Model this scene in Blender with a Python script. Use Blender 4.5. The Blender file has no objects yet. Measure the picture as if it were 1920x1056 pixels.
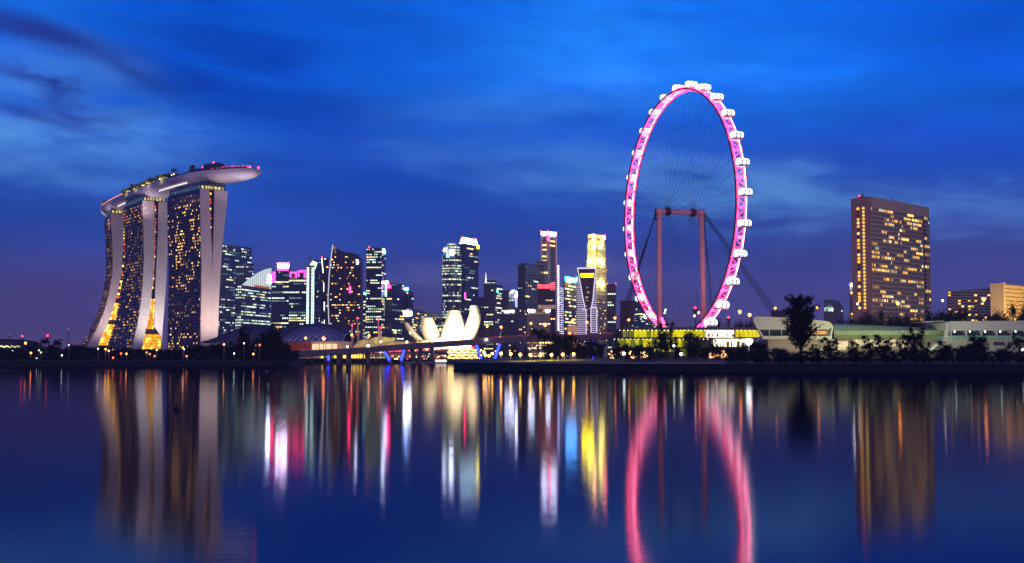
import bpy, math, random
from mathutils import Vector, noise as mnoise
random.seed(7)
S = bpy.context.scene
C = S.collection
R = math.radians

# ------------------------------------------------------------------ camera
FOC, HOR, CX, CY, CAMZ = 2300.0, 668.0, 960.0, 528.0, 4.5
TH = math.atan((HOR - CY) / FOC)
cam = bpy.data.cameras.new('camera')
cam.sensor_width = 36.0; cam.lens = FOC / 1920.0 * 36.0
cam.clip_start = 0.5; cam.clip_end = 60000
camo = bpy.data.objects.new('camera', cam); C.objects.link(camo)
camo.location = (0, 0, CAMZ); camo.rotation_euler = (R(90) + TH, 0, 0)
S.camera = camo
S.render.resolution_x, S.render.resolution_y = 1024, 563

def at(px, py, Y):
    u = (px - CX) / FOC; v = (CY - py) / FOC
    dy = math.cos(TH) - v * math.sin(TH); dz = math.sin(TH) + v * math.cos(TH)
    return Vector((u / dy * Y, Y, CAMZ + dz / dy * Y))
def X(px, Y, py=600): return at(px, py, Y).x
def Z(py, Y): return at(960, py, Y).z
def PW(px, Y): return px * Y / FOC        # width in metres of px pixels at distance Y

# ------------------------------------------------------------------ render settings
S.view_settings.view_transform = 'Standard'; S.view_settings.look = 'None'
S.view_settings.exposure = 0.0; S.view_settings.gamma = 1.0
cy = S.cycles
cy.use_denoising = True
cy.max_bounces = 6; cy.diffuse_bounces = 1; cy.glossy_bounces = 3; cy.transmission_bounces = 2
cy.volume_bounces = 0; cy.transparent_max_bounces = 8
cy.sample_clamp_indirect = 4.0; cy.caustics_reflective = False; cy.caustics_refractive = False

# ------------------------------------------------------------------ sky (dusk, after sunset)
class NT:
    def __init__(s, tree): s.t = tree; s.n = tree.nodes; s.l = tree.links
    def new(s, typ, **kw):
        n = s.n.new(typ)
        for k, v in kw.items(): setattr(n, k, v)
        return n
    def put(s, sock, v):
        if isinstance(v, bpy.types.NodeSocket): s.l.new(v, sock)
        else: sock.default_value = v
    def m(s, op, a, b=0.0, c=None, clamp=False):
        n = s.new('ShaderNodeMath', operation=op, use_clamp=clamp)
        s.put(n.inputs[0], a); s.put(n.inputs[1], b)
        if c is not None: s.put(n.inputs[2], c)
        return n.outputs[0]
    def noise(s, vec, scale, detail=4, rough=.5, dist=0.0):
        n = s.new('ShaderNodeTexNoise'); s.put(n.inputs['Vector'], vec)
        n.inputs['Scale'].default_value = scale; n.inputs['Detail'].default_value = detail
        n.inputs['Roughness'].default_value = rough; n.inputs['Distortion'].default_value = dist
        return n
    def mix(s, f, a, b, mode='MIX'):
        n = s.new('ShaderNodeMix', data_type='RGBA', blend_type=mode)
        s.put(n.inputs[0], f); s.put(n.inputs[6], a); s.put(n.inputs[7], b)
        return n.outputs[2]
    def ramp(s, f, stops):
        n = s.new('ShaderNodeValToRGB'); s.put(n.inputs[0], f)
        e = n.color_ramp.elements
        while len(e) < len(stops): e.new(0.5)
        for k, (p, c) in enumerate(stops):
            e[k].position = p; e[k].color = (c[0], c[1], c[2], 1)
        return n.outputs[0]
    def comb(s, x, y, z):
        n = s.new('ShaderNodeCombineXYZ'); s.put(n.inputs[0], x); s.put(n.inputs[1], y); s.put(n.inputs[2], z)
        return n.outputs[0]

W = bpy.data.worlds.new('World'); S.world = W; W.use_nodes = True
t = NT(W.node_tree); t.n.clear()
tc = t.new('ShaderNodeTexCoord')
sep = t.new('ShaderNodeSeparateXYZ'); t.l.new(tc.outputs['Generated'], sep.inputs[0])
az = t.m('ARCTAN2', sep.outputs[0], sep.outputs[1])
el = t.m('ARCSINE', sep.outputs[2])
el = t.m('MAXIMUM', el, 0.0)
# slow warp so that cloud edges are ragged
v1 = t.comb(az, t.m('MULTIPLY', el, 2.6), 3.3)
w1 = t.noise(v1, 5.0, 5, .55)
w2 = t.noise(t.comb(az, t.m('MULTIPLY', el, 3.2), 9.1), 14.0, 6, .6)
wx = t.m('MULTIPLY', t.m('SUBTRACT', w1.outputs[0], .5), .22)
wy = t.m('ADD', t.m('MULTIPLY', t.m('SUBTRACT', w2.outputs[0], .5), .05), t.m('MULTIPLY', t.m('SUBTRACT', w1.outputs[0], .5), .05))
azw = t.m('ADD', az, wx); elw = t.m('ADD', el, wy)
col = t.ramp(el, [(0.0, (.088, .050, .118)), (.018, (.078, .054, .160)), (.045, (.050, .052, .225)), (.085, (.016, .050, .290)),
                  (.14, (.004, .056, .40)), (.21, (.001, .10, .66)), (.30, (.0, .10, .68)), (.55, (.0, .06, .38)), (1.0, (.0, .04, .24))])
# pink glow added to the unseen sky behind the camera, tinting building faces
back = t.m('SUBTRACT', 0.0, sep.outputs[1], clamp=True)
back = t.m('MULTIPLY', back, t.m('SUBTRACT', 1.0, t.m('MULTIPLY', sep.outputs[2], 1.6), clamp=True))
col = t.mix(back, col, (.34, .19, .22, 1))
rg = t.noise(t.comb(t.m('ADD', az, t.m('MULTIPLY', el, 1.2)), t.m('MULTIPLY', el, 3.4), 4.4), 13.0, 7, .56, .25)
rag = t.m('MULTIPLY', t.m('SUBTRACT', rg.outputs[0], .20), 2.5, clamp=True)
def blob(px, py, sx, sy, ang, colour, amt, rough=True):
    """a soft cloud patch centred on a direction of the sky"""
    global col
    a0 = math.atan((px - CX) / FOC); e0 = math.atan((HOR - py) / FOC)
    a, e = (azw, elw) if rough else (az, el)
    dx = t.m('SUBTRACT', a, a0); dy = t.m('SUBTRACT', e, e0)
    c, s_ = math.cos(R(ang)), math.sin(R(ang))
    ux = t.m('DIVIDE', t.m('ADD', t.m('MULTIPLY', dx, c), t.m('MULTIPLY', dy, s_)), sx / FOC)
    uy = t.m('DIVIDE', t.m('SUBTRACT', t.m('MULTIPLY', dy, c), t.m('MULTIPLY', dx, s_)), sy / FOC)
    d2 = t.m('ADD', t.m('MULTIPLY', ux, ux), t.m('MULTIPLY', uy, uy))
    g = t.m('EXPONENT', t.m('MULTIPLY', d2, -0.5))
    if rough: g = t.m('MULTIPLY', g, rag)
    col = t.mix(t.m('MULTIPLY', g, amt), col, (*colour, 1))
BR = (.012, .23, .92); LT = (.075, .25, .66); DK = (.0, .040, .42); NV = (.012, .035, .26)
blob(1020, 60, 260, 110, 0, BR, .80)
blob(1330, 130, 330, 70, -8, BR, .50)
blob(380, 90, 260, 120, -15, DK, .85)
blob(640, 250, 330, 60, -12, DK, .70)
blob(90, 275, 170, 46, -8, LT, .95)
blob(30, 60, 120, 60, 0, BR, .40)
blob(40, 160, 100, 30, 0, LT, .5)
blob(95, 100, 85, 15, -12, NV, .95, False)
blob(10, 85, 70, 16, -8, NV, .8, False)
blob(40, 212, 75, 13, -18, NV, .95)
blob(90, 240, 60, 8, -10, NV, .7)
blob(880, 290, 170, 26, 0, LT, .35)
blob(1240, 345, 160, 40, 0, LT, .50)
blob(1520, 385, 270, 30, -6, (.09, .28, .68), 1.0)
blob(1250, 330, 220, 30, 0, LT, .5)
blob(980, 190, 200, 30, 4, LT, .35)
blob(1780, 400, 180, 12, 4, LT, .45)
blob(1640, 290, 260, 45, 0, (.005, .04, .40), .65)
blob(1180, 260, 140, 40, 0, (.005, .05, .45), .4)
blob(1430, 425, 110, 6, 4, NV, .45, False)
blob(1830, 110, 160, 60, 0, (.0, .055, .5), .6)
blob(230, 150, 60, 10, -25, NV, .6, False)
blob(60, 245, 60, 9, -12, NV, .7, False)
blob(150, 330, 120, 14, -6, (.05, .16, .5), .5)
blob(700, 60, 200, 60, -20, (.0, .07, .55), .6)
blob(960, 520, 300, 14, 0, (.10, .10, .28), .5)
blob(120, 560, 320, 60, 0, (.060, .042, .150), .55, False)
blob(1750, 520, 260, 90, 0, (.058, .056, .235), .5, False)
# fine streaky texture over everything
fine = t.noise(t.comb(t.m('ADD', az, t.m('MULTIPLY', el, .8)), t.m('MULTIPLY', el, 3.0), 1.7), 8.0, 6, .55, .2)
fm = t.m('ADD', t.m('MULTIPLY', fine.outputs[0], .55), .80)
fine2 = t.noise(t.comb(az, t.m('MULTIPLY', el, 7.0), 5.7), 3.2, 5, .55, .3)
fm = t.m('MULTIPLY', fm, t.m('ADD', t.m('MULTIPLY', fine2.outputs[0], .7), .65))
gr = t.new('ShaderNodeVectorMath', operation='SCALE'); t.l.new(col, gr.inputs[0]); t.l.new(fm, gr.inputs['Scale'])
bg = t.new('ShaderNodeBackground'); t.l.new(gr.outputs[0], bg.inputs[0]); bg.inputs[1].default_value = 1.08
wo = t.new('ShaderNodeOutputWorld'); t.l.new(bg.outputs[0], wo.inputs[0])
W.cycles.sampling_method = 'MANUAL'; W.cycles.sample_map_resolution = 512

# very soft pink sun lamp, added behind the camera to light building faces
sd = bpy.data.lights.new('sun', 'SUN'); sd.energy = 0.30; sd.angle = R(35); sd.color = (1.0, .66, .72)
so = bpy.data.objects.new('sun', sd); C.objects.link(so)
so.rotation_euler = (R(68), 0, R(28))

def lamp(kind, loc, energy, colour, size=1.0, aim=None, angle=60, blend=.6):
    d = bpy.data.lights.new('floodlight', kind); d.energy = energy; d.color = colour
    if kind == 'SPOT': d.spot_size = R(angle); d.spot_blend = blend; d.shadow_soft_size = size
    elif kind == 'POINT': d.shadow_soft_size = size
    else: d.size = size
    o = bpy.data.objects.new('floodlight', d); C.objects.link(o); o.location = loc
    o.visible_glossy = False
    if aim is not None:
        o.rotation_euler = (Vector(aim) - Vector(loc)).to_track_quat('-Z', 'Y').to_euler()
    return o

# ------------------------------------------------------------------ materials
MATS = {}
def mat(name, colour=(.5,.5,.5), rough=.7, metal=0.0, var=0.0, vscale=.3, spec=.5, bump=0.0):
    if name in MATS: return MATS[name]
    m = bpy.data.materials.new(name); m.use_nodes = True
    k = NT(m.node_tree); b = k.n['Principled BSDF']
    b.inputs['Roughness'].default_value = rough; b.inputs['Metallic'].default_value = metal
    b.inputs['Specular IOR Level'].default_value = spec
    tcn = k.new('ShaderNodeTexCoord')
    if var > 0:
        nz = k.noise(tcn.outputs['Object'], vscale, 5, .6)
        lo = tuple(c * (1 - var) for c in colour); hi = tuple(min(1, c * (1 + var)) for c in colour)
        k.l.new(k.ramp(nz.outputs[0], [(.25, lo), (.75, hi)]), b.inputs['Base Color'])
        if bump:
            bp = k.new('ShaderNodeBump'); bp.inputs['Strength'].default_value = bump
            k.l.new(nz.outputs[0], bp.inputs['Height']); k.l.new(bp.outputs[0], b.inputs['Normal'])
    else: b.inputs['Base Color'].default_value = (*colour, 1)
    MATS[name] = m; return m
def glow(name, colour=(1,1,1), strength=1.0, var=0.0, vscale=.25, sampled=False):
    if name in MATS: return MATS[name]
    m = bpy.data.materials.new(name); m.use_nodes = True
    k = NT(m.node_tree); k.n.clear()
    e = k.new('ShaderNodeEmission'); o = k.new('ShaderNodeOutputMaterial')
    e.inputs[0].default_value = (*colour, 1); e.inputs[1].default_value = strength
    if var > 0:
        g = k.new('ShaderNodeNewGeometry')
        nz = k.noise(g.outputs['Position'], vscale, 3, .7)
        mr = k.new('ShaderNodeMapRange'); k.l.new(nz.outputs[0], mr.inputs[0])
        mr.inputs[1].default_value = .3; mr.inputs[2].default_value = .7
        mr.inputs[3].default_value = strength * (1 - var); mr.inputs[4].default_value = strength * (1 + var)
        k.l.new(mr.outputs[0], e.inputs[1])
    k.l.new(e.outputs[0], o.inputs[0])
    m.cycles.emission_sampling = 'AUTO' if sampled else 'NONE'
    MATS[name] = m; return m

M_glassdark = mat('dark_glass', (.028, .038, .075), .22, 0, .3, .05)
M_glassblue = mat('blue_glass', (.045, .075, .14), .22, 0, .3, .05)
M_teal = mat('teal_glass', (.05, .10, .11), .25, 0, .25, .05)
M_purple = mat('bronze_glass', (.045, .030, .055), .25, 0, .3, .05)
M_spandrel = mat('grey_spandrel', (.10, .11, .14), .6, 0, .2, .08)
M_spandark = mat('dark_spandrel', (.045, .045, .065), .6, 0, .2, .08)
M_conc = mat('pale_concrete', (.34, .31, .32), .8, 0, .15, .05)
M_concw = mat('white_cladding', (.62, .55, .56), .65, 0, .08, .04)
M_beige = mat('beige_stone', (.34, .27, .22), .8, 0, .15, .06)
M_frame = mat('dark_metal', (.02, .02, .025), .5, .3)
M_steel = mat('grey_steel', (.22, .21, .23), .45, .4)
M_pinksteel = mat('pink_painted_steel', (.62, .40, .40), .5, 0, .1, .2)
M_unlit = mat('unlit_window', (.012, .010, .018), .3)
M_leaf = mat('dark_foliage', (.010, .015, .008), .8, 0, .5, .6)
M_leafg = mat('lit_foliage', (.16, .17, .04), .8, 0, .5, .6)  # leaf colour brightened to carry the gold lamplight on the deck trees
M_bark = mat('bark', (.035, .026, .02), .9, 0, .4, 1.5)
M_roofdark = mat('dark_roof', (.05, .045, .07), .5, 0, .2, .1)

G_warm = glow('window_warm_bright', (1.0, .52, .12), 3.4, .7, .12)
G_warmd = glow('window_warm_dim', (1.0, .48, .05), .75, .7, .12)
G_amber = glow('window_amber', (1.0, .36, .02), 2.2, .6, .12)
G_red = glow('window_red', (1.0, .10, .015), 1.1, .6, .12)
G_cool = glow('window_cool_bright', (.78, 1.0, .80), 1.5, .8, .05)
G_coold = glow('window_cool_dim', (.42, .68, .74), .42, .8, .05)
G_yel = glow('window_yellow', (1.0, .92, .45), 1.6, .7, .06)
G_white = glow('window_white', (1.0, .98, .95), 4.0)
G_lav = glow('led_lavender', (.62, .50, 1.0), 1.5)
G_lamp = glow('lamp_gold', (1.0, .44, .05), 34.0)
G_lampo = glow('lamp_orange', (1.0, .24, .03), 24.0)
G_lampw = glow('lamp_white', (.85, 1.0, 1.0), 14.0)
G_beacon = glow('beacon_red', (1.0, .02, .06), 12.0)
G_blue = glow('pier_blue_glow', (.03, .05, 1.0), 4.5)

# ------------------------------------------------------------------ mesh builder
class MB:
    def __init__(s): s.v = []; s.f = []; s.mi = []; s.sm = []
    def add(s, vs, fs, mi=0, smooth=False):
        o = len(s.v); s.v += [tuple(v) for v in vs]
        for f in fs: s.f.append(tuple(i + o for i in f)); s.mi.append(mi); s.sm.append(smooth)
        return s
    def box(s, x0, y0, z0, x1, y1, z1, mi=0):
        return s.obox(Vector((x0, y0, z0)), Vector((x1 - x0, 0, 0)), Vector((0, y1 - y0, 0)), z1 - z0, mi)
    def obox(s, o, u, w, h, mi=0, up=None):
        """box from corner o spanned by u, w and height h"""
        o = Vector(o); u = Vector(u); w = Vector(w); k = Vector((0, 0, h)) if up is None else Vector(up)
        vs = [o, o + u, o + u + w, o + w]; vs += [v + k for v in vs]
        return s.add(vs, [(0, 3, 2, 1), (4, 5, 6, 7), (0, 1, 5, 4), (1, 2, 6, 5), (2, 3, 7, 6), (3, 0, 4, 7)], mi)
    def prism(s, pts, ext, mi=0, cap_mi=None):
        n = len(pts); a = [Vector(p) for p in pts]; b = [p + Vector(ext) for p in a]
        s.add(a + b, [(i, (i + 1) % n, (i + 1) % n + n, i + n) for i in range(n)], mi)
        s.add(a, [tuple(range(n - 1, -1, -1))], mi if cap_mi is None else cap_mi)
        s.add(b, [tuple(range(n))], mi if cap_mi is None else cap_mi)
        return s
    def quad(s, a, b, c, d, mi=0): return s.add([a, b, c, d], [(0, 1, 2, 3)], mi)
    def tube(s, pts, r, n=6, mi=0, closed=False, caps=True):
        pts = [Vector(p) for p in pts]; N = len(pts); rs = r if isinstance(r, (list, tuple)) else [r] * N
        vs = []
        for i, p in enumerate(pts):
            if closed: d = pts[(i + 1) % N] - pts[i - 1]
            else: d = pts[min(i + 1, N - 1)] - pts[max(i - 1, 0)]
            d.normalize()
            ref = Vector((0, 0, 1)) if abs(d.z) < .9 else Vector((0, 1, 0))
            a = d.cross(ref).normalized(); b = a.cross(d).normalized()
            for k in range(n):
                th = 2 * math.pi * k / n
                vs.append(p + (a * math.cos(th) + b * math.sin(th)) * rs[i])
        fs = []
        for i in range(N if closed else N - 1):
            j = (i + 1) % N
            for k in range(n): fs.append((i * n + k, j * n + k, j * n + (k + 1) % n, i * n + (k + 1) % n))
        if caps and not closed:
            fs.append(tuple(range(n))); fs.append(tuple((N - 1) * n + k for k in range(n - 1, -1, -1)))
        return s.add(vs, fs, mi, True)
    def ball(s, c, r, n=8, m=6, mi=0, sz=1.0):
        c = Vector(c); vs = [c + Vector((0, 0, r * sz))]
        for i in range(1, m):
            ph = math.pi * i / m
            for k in range(n):
                th = 2 * math.pi * k / n
                vs.append(c + Vector((r * math.sin(ph) * math.cos(th), r * math.sin(ph) * math.sin(th), r * sz * math.cos(ph))))
        vs.append(c - Vector((0, 0, r * sz)))
        fs = [(0, 1 + k, 1 + (k + 1) % n) for k in range(n)]
        for i in range(m - 2):
            for k in range(n):
                a = 1 + i * n; fs.append((a + k, a + n + k, a + n + (k + 1) % n, a + (k + 1) % n))
        L = len(vs) - 1; a = 1 + (m - 2) * n
        fs += [(L, a + (k + 1) % n, a + k) for k in range(n)]
        return s.add(vs, fs, mi, True)
    def build(s, name, mats, parent=None, origin=None):
        if not isinstance(mats, (list, tuple)): mats = [mats]
        if origin is None: origin = wloc(parent) if parent else Vector((0, 0, 0))
        origin = Vector(origin)
        me = bpy.data.meshes.new(name)
        me.from_pydata([(x - origin.x, y - origin.y, z - origin.z) for x, y, z in s.v], [], s.f)
        for m in mats: me.materials.append(m)
        me.polygons.foreach_set('material_index', s.mi); me.polygons.foreach_set('use_smooth', s.sm)
        me.update()
        o = bpy.data.objects.new(name, me); C.objects.link(o)
        if parent:
            o.parent = parent; o.location = origin - wloc(parent)
        else: o.location = origin
        return o
def wloc(o):
    p = Vector((0, 0, 0))
    while o is not None: p = p + Vector(o.location); o = o.parent
    return p
def tag(o, label=None, cat=None, group=None, kind=None):
    if label: o['label'] = label
    if cat: o['category'] = cat
    if group: o['group'] = group
    if kind: o['kind'] = kind
    return o
def thing(name, label, cat, loc, group=None):
    o = bpy.data.objects.new(name, None); C.objects.link(o); o.location = loc
    o.empty_display_size = 2
    return tag(o, label, cat, group)
def copy_tree(o, parent=None):
    c = o.copy(); C.objects.link(c)
    if parent: c.parent = parent
    for ch in o.children: copy_tree(ch, c)
    return c

# ------------------------------------------------------------------ windows on a facade
class Facade:
    """collects the windows of one building; build() makes 100 of them parts, the rest one stuff part"""
    def __init__(s, root, mats, name='window'): s.root = root; s.w = []; s.mats = mats; s.name = name
    def add(s, pos, u, w, h, mi, pr=0.0): s.w.append((pr + random.random() * .5, Vector(pos), Vector(u).normalized(), w, h, mi))
    def build(s, most=100):
        s.w.sort(key=lambda q: -(q[3] * q[4]) - q[0] * .001)
        cache = {}
        lit = [q for q in s.w if s.mats[q[5]] is not M_unlit]; dark = [q for q in s.w if s.mats[q[5]] is M_unlit]
        allw = lit + dark; base = wloc(s.root)
        for q in allw[:most]:
            _, p, u, w, h, mi = q
            key = (round(w, 2), round(h, 2), mi)
            if key not in cache:
                me = bpy.data.meshes.new(s.name)
                me.from_pydata([(-w / 2, 0, -h / 2), (w / 2, 0, -h / 2), (w / 2, 0, h / 2), (-w / 2, 0, h / 2),
                                (-w / 2, .25, -h / 2), (w / 2, .25, -h / 2), (w / 2, .25, h / 2), (-w / 2, .25, h / 2)],
                               [], [(0, 1, 2, 3), (0, 4, 5, 1), (3, 2, 6, 7), (0, 3, 7, 4), (1, 5, 6, 2)])
                me.materials.append(s.mats[mi]); cache[key] = me
            o = bpy.data.objects.new(s.name, cache[key]); C.objects.link(o); o.parent = s.root
            o.location = p - base; o.rotation_euler = (0, 0, math.atan2(u.y, u.x))
        rest = allw[most:]
        if rest:
            b = MB()
            for _, p, u, w, h, mi in rest:
                k = Vector((0, 0, h / 2)); a = u * (w / 2)
                b.quad(p - a - k, p + a - k, p + a + k, p - a + k, mi)
            o = b.build(s.name, s.mats, s.root); o['kind'] = 'stuff'

def runs(n, rows, p, rng, run=(2, 6), quiet=.35):
    """office lighting: whole stretches of a floor lit; yields (col, row, level)"""
    for r in range(rows):
        if rng.random() < quiet: pf = p * .15
        else: pf = min(.95, p * rng.uniform(.6, 1.9))
        c = 0
        while c < n:
            L = rng.randint(*run); on = rng.random() < pf; lv = rng.random()
            for k in range(c, min(n, c + L)):
                if on and rng.random() < .9: yield k, r, lv
            c += L
def singles(n, rows, p, rng):
    for r in range(rows):
        for c in range(n):
            if rng.random() < p: yield c, r, rng.random()

def footprint(px0, pxc, px1, Y, tt):
    """two visible faces meeting at pxc; tt sets how the block is turned"""
    xc = X(pxc, Y); w1 = abs(X(px0, Y) - xc); w2 = abs(X(px1, Y) - xc)
    d1 = w1 * tt; d2 = w2 / tt if w1 > 1 else 0
    A = Vector((X(px0, Y + d1), Y + d1, 0)); Cc = Vector((xc, Y, 0)); B = Vector((X(px1, Y + d2), Y + d2, 0))
    return A, Cc, B, A + B - Cc

def tower(name, label, px0, pxc, px1, ytop, Y, tt=.6, wall=None, ledge=None, floors=30, bay=3.2, lit=.3, mode='office',
          mats=None, zb=3.0, group='high towers of the business district', seed=1, ledge_h=.9, ledge_out=.35, win_h=.46, ytopl=None, ytopr=None,
          cat='tower block', fins=0, windows=True, lower=0):
    rng = random.Random(seed * 77 + 5); lit = min(.95, lit * 1.25)
    wall = wall or M_glassdark; ledge = ledge or M_spandrel
    if mats is None: mats = [G_cool, G_coold, G_warm, G_yel]
    ztop = Z(ytop, Y)
    A, Cc, B, D = footprint(px0, pxc, px1, Y, tt)
    root = thing(name, label, cat, ((A + B) / 2).to_tuple()[:2] + (zb,), group)
    zA = Z(ytopl, A.y) if ytopl else ztop; zB = Z(ytopr, B.y) if ytopr else ztop
    b = MB()
    base = [A, Cc, B, D]; tops = [zA, ztop, zB, (zA + zB) / 2]
    lo = [Vector((q.x, q.y, zb)) for q in base]; hi = [Vector((q.x, q.y, z)) for q, z in zip(base, tops)]
    b.add(lo + hi, [(0, 1, 5, 4), (1, 2, 6, 5), (2, 3, 7, 6), (3, 0, 4, 7), (4, 5, 6, 7)], 0)
    fh = (min(tops) - zb) / floors
    faces = [(A, Cc)] if (Cc - A).length > 1.5 else []
    if (B - Cc).length > 1.5: faces.append((Cc, B))
    cen = (A + B + Cc + D) / 4
    def outn(P, Q):
        u = (Q - P).normalized(); n = Vector((u.y, -u.x, 0))
        if n.dot((P + Q) / 2 - cen) < 0: n = -n
        return u, n
    if ledge_h > 0:
        for P, Q in faces:
            u, n = outn(P, Q)
            for k in range(1, floors + 1):
                z = zb + k * fh - ledge_h * .5
                b.obox(P + Vector((0, 0, z)) + n * ledge_out - u * .0, Q - P, -n * (ledge_out + .3), ledge_h * .8, 1)
    if fins:
        for P, Q in faces:
            u, n = outn(P, Q); L = (Q - P).length; m = max(1, int(L / fins))
            for k in range(m + 1):
                b.obox(P + u * (L * k / m - .35) + n * (ledge_out + .25) + Vector((0, 0, zb)), u * .7, -n * (ledge_out + .5), min(tops) - zb, 1)
    b.build('wall', [wall, ledge], root)
    if windows:
        fc = Facade(root, mats + [M_unlit])
        for P, Q in faces:
            u, n = outn(P, Q); L = (Q - P).length; nc = max(1, int(L / bay)); bw = L / nc
            gen = runs(nc, floors, lit, rng) if mode == 'office' else singles(nc, floors, lit, rng)
            for c, r, lv in gen:
                if r >= floors - lower * 0 - 1 and mode == 'office' and rng.random() < .3: continue
                q = P + u * (bw * (c + .5)) + n * (.28 if ledge_h > 0 else .2)
                mi = 0 if lv < .3 else 1 if lv < .7 else (2 if lv < .85 else 3)
                mi = min(mi, len(mats) - 1)
                fc.add(q + Vector((0, 0, zb + (r + .5) * fh)), u, bw * .70, fh * win_h, mi)
        fc.build()
    return root, dict(A=A, C=Cc, B=B, D=D, ztop=ztop, zb=zb, fh=fh, n=[outn(P, Q) for P, Q in faces], cen=cen)

def beacon(root, p, r=.9):
    MB().ball(p, r, 6, 4).build('beacon', G_beacon, root)
def panel(root, P, Q, z0, z1, m, name='sign', out=.5, n=None):
    """a lit panel on a face from P to Q"""
    P = Vector((P.x, P.y, 0)); Q = Vector((Q.x, Q.y, 0)); u = (Q - P).normalized()
    if n is None: n = Vector((u.y, -u.x, 0))
    b = MB().obox(P + n * out + Vector((0, 0, z0)), Q - P, -n * .6, z1 - z0)
    return b.build(name, m, root)
def facept(info, face, f):
    P, Q = ((info['A'], info['C']), (info['C'], info['B']))[face] if (info['C'] - info['A']).length > 1.5 else (info['C'], info['B'])
    return P.lerp(Q, f)
# ================================================================== SETTING
# water: murky dark body under a glossy rippled skin
k = bpy.data.materials.new('water'); k.use_nodes = True; q = NT(k.node_tree); q.n.clear()
g = q.new('ShaderNodeNewGeometry')
mp = q.new('ShaderNodeMapping'); q.l.new(g.outputs['Position'], mp.inputs[0]); mp.inputs['Scale'].default_value = (.8, 1.7, 1)
n1 = q.noise(mp.outputs[0], 1.6, 5, .6)
mp2 = q.new('ShaderNodeMapping'); q.l.new(g.outputs['Position'], mp2.inputs[0]); mp2.inputs['Scale'].default_value = (.012, .035, 1)
n2 = q.noise(mp2.outputs[0], 1.0, 4, .55)
bp = q.new('ShaderNodeBump'); bp.inputs['Strength'].default_value = .6; bp.inputs['Distance'].default_value = .0055
q.l.new(n1.outputs[0], bp.inputs['Height'])
mr = q.new('ShaderNodeMapRange'); q.l.new(n2.outputs[0], mr.inputs[0]); mr.inputs[1].default_value = .3; mr.inputs[2].default_value = .7
mr.inputs[3].default_value = .042; mr.inputs[4].default_value = .066
gl_ = q.new('ShaderNodeBsdfGlossy'); gl_.inputs[0].default_value = (.86, .88, 1.0, 1); q.l.new(mr.outputs[0], gl_.inputs['Roughness']); q.l.new(bp.outputs[0], gl_.inputs['Normal'])
df = q.new('ShaderNodeBsdfDiffuse'); df.inputs[0].default_value = (.001, .004, .016, 1)
fr = q.new('ShaderNodeFresnel'); fr.inputs[0].default_value = 1.33
mx = q.new('ShaderNodeMixShader'); q.l.new(q.m('ADD', q.m('MULTIPLY', fr.outputs[0], .26), .165), mx.inputs[0]); q.l.new(df.outputs[0], mx.inputs[1]); q.l.new(gl_.outputs[0], mx.inputs[2])
mo = q.new('ShaderNodeOutputMaterial'); q.l.new(mx.outputs[0], mo.inputs[0])
M_water = k
wb = MB(); wb.add([(-5000, -800, 0), (5000, -800, 0), (5000, 5000, 0), (-5000, 5000, 0)], [(0, 1, 2, 3)])
tag(wb.build('water', M_water), 'calm dark bay water mirroring the city lights', kind='structure')

# land: one raised sheet with its shoreline wall
LZ = 2.4
M_land = mat('dark_ground', (.010, .011, .009), .95, 0, .5, .08, bump=.3)
M_bank = mat('stone_embankment', (.012, .012, .014), .9, 0, .5, .5, bump=.6)
shore = [(-5000, 560), (X(-400, 560), 560), (X(150, 552), 552), (X(330, 545), 545), (X(470, 548), 548), (X(545, 560), 560), (X(562, 640), 640), (X(575, 790), 790),
         (X(700, 800), 800), (X(900, 800), 800), (X(872, 560), 560), (X(851, 440), 440), (X(852, 415), 415), (X(868, 398), 398), (X(900, 385), 385), (X(950, 370), 370),
         (X(1020, 358), 358), (X(1180, 350), 350), (X(1360, 345), 345), (X(1640, 335), 335), (X(1920, 318), 318), (X(2500, 300), 300), (5000, 300)]
b = MB(); n = len(shore); far = 5000
top = [Vector((x, y, LZ)) for x, y in shore]
for i in range(n - 1):
    a, c = top[i], top[i + 1]
    bot0 = Vector((a.x, a.y - 2.0, -1)); bot1 = Vector((c.x, c.y - 2.0, -1))
    b.add([bot0, bot1, c, a], [(0, 1, 2, 3)], 1)
poly = top + [Vector((5000, far, LZ)), Vector((-5000, far, LZ))]
from mathutils.geometry import tessellate_polygon
b.add(poly, [tuple(tri) for tri in tessellate_polygon([poly])], 0)
tag(b.build('ground', [M_land, M_bank]), 'dark shore ground behind the bay with stone embankment', kind='structure')
# pale footpath along the promontory and right bank
def strip(pts, w, h, m, name, label, z=LZ):
    b = MB()
    for (x0, y0), (x1, y1) in zip(pts[:-1], pts[1:]):
        a = Vector((x0, y0, z + .004)); c = Vector((x1, y1, z + .004)); d = Vector((0, w, 0))
        b.add([a, c, c + d, a + d, a + Vector((0, 0, h)), c + Vector((0, 0, h)), c + d + Vector((0, 0, h)), a + d + Vector((0, 0, h))],
              [(0, 1, 5, 4), (4, 5, 6, 7), (2, 3, 7, 6)])
    return tag(b.build(name, m), label, kind='structure')
M_path = mat('pale_path', (.30, .28, .26), .9, 0, .2, .4)
M_lawn = mat('lawn_grass', (.075, .095, .02), .95, 0, .5, .5, bump=.5)
pp = [(x, y + .4) for x, y in shore if X(845, y) < x < X(1380, y) and y < 420]
strip(pp, 1.0, .45, M_path, 'footpath', 'pale footpath kerb along the edge of the promontory')
lw = MB()
lpts = [(x, y + 2.5) for x, y in shore if X(845, y) < x < X(1200, y) and y < 442]
for (x0, y0), (x1, y1) in zip(lpts[:-1], lpts[1:]):
    lw.quad((x0, y0, LZ + .01), (x1, y1, LZ + .01), (x1, y1 + 30, LZ + 1.2), (x0, y0 + 30, LZ + 1.2))
tag(lw.build('lawn', M_lawn), 'lamplit grass lawn sloping up behind the footpath', kind='structure')

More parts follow.
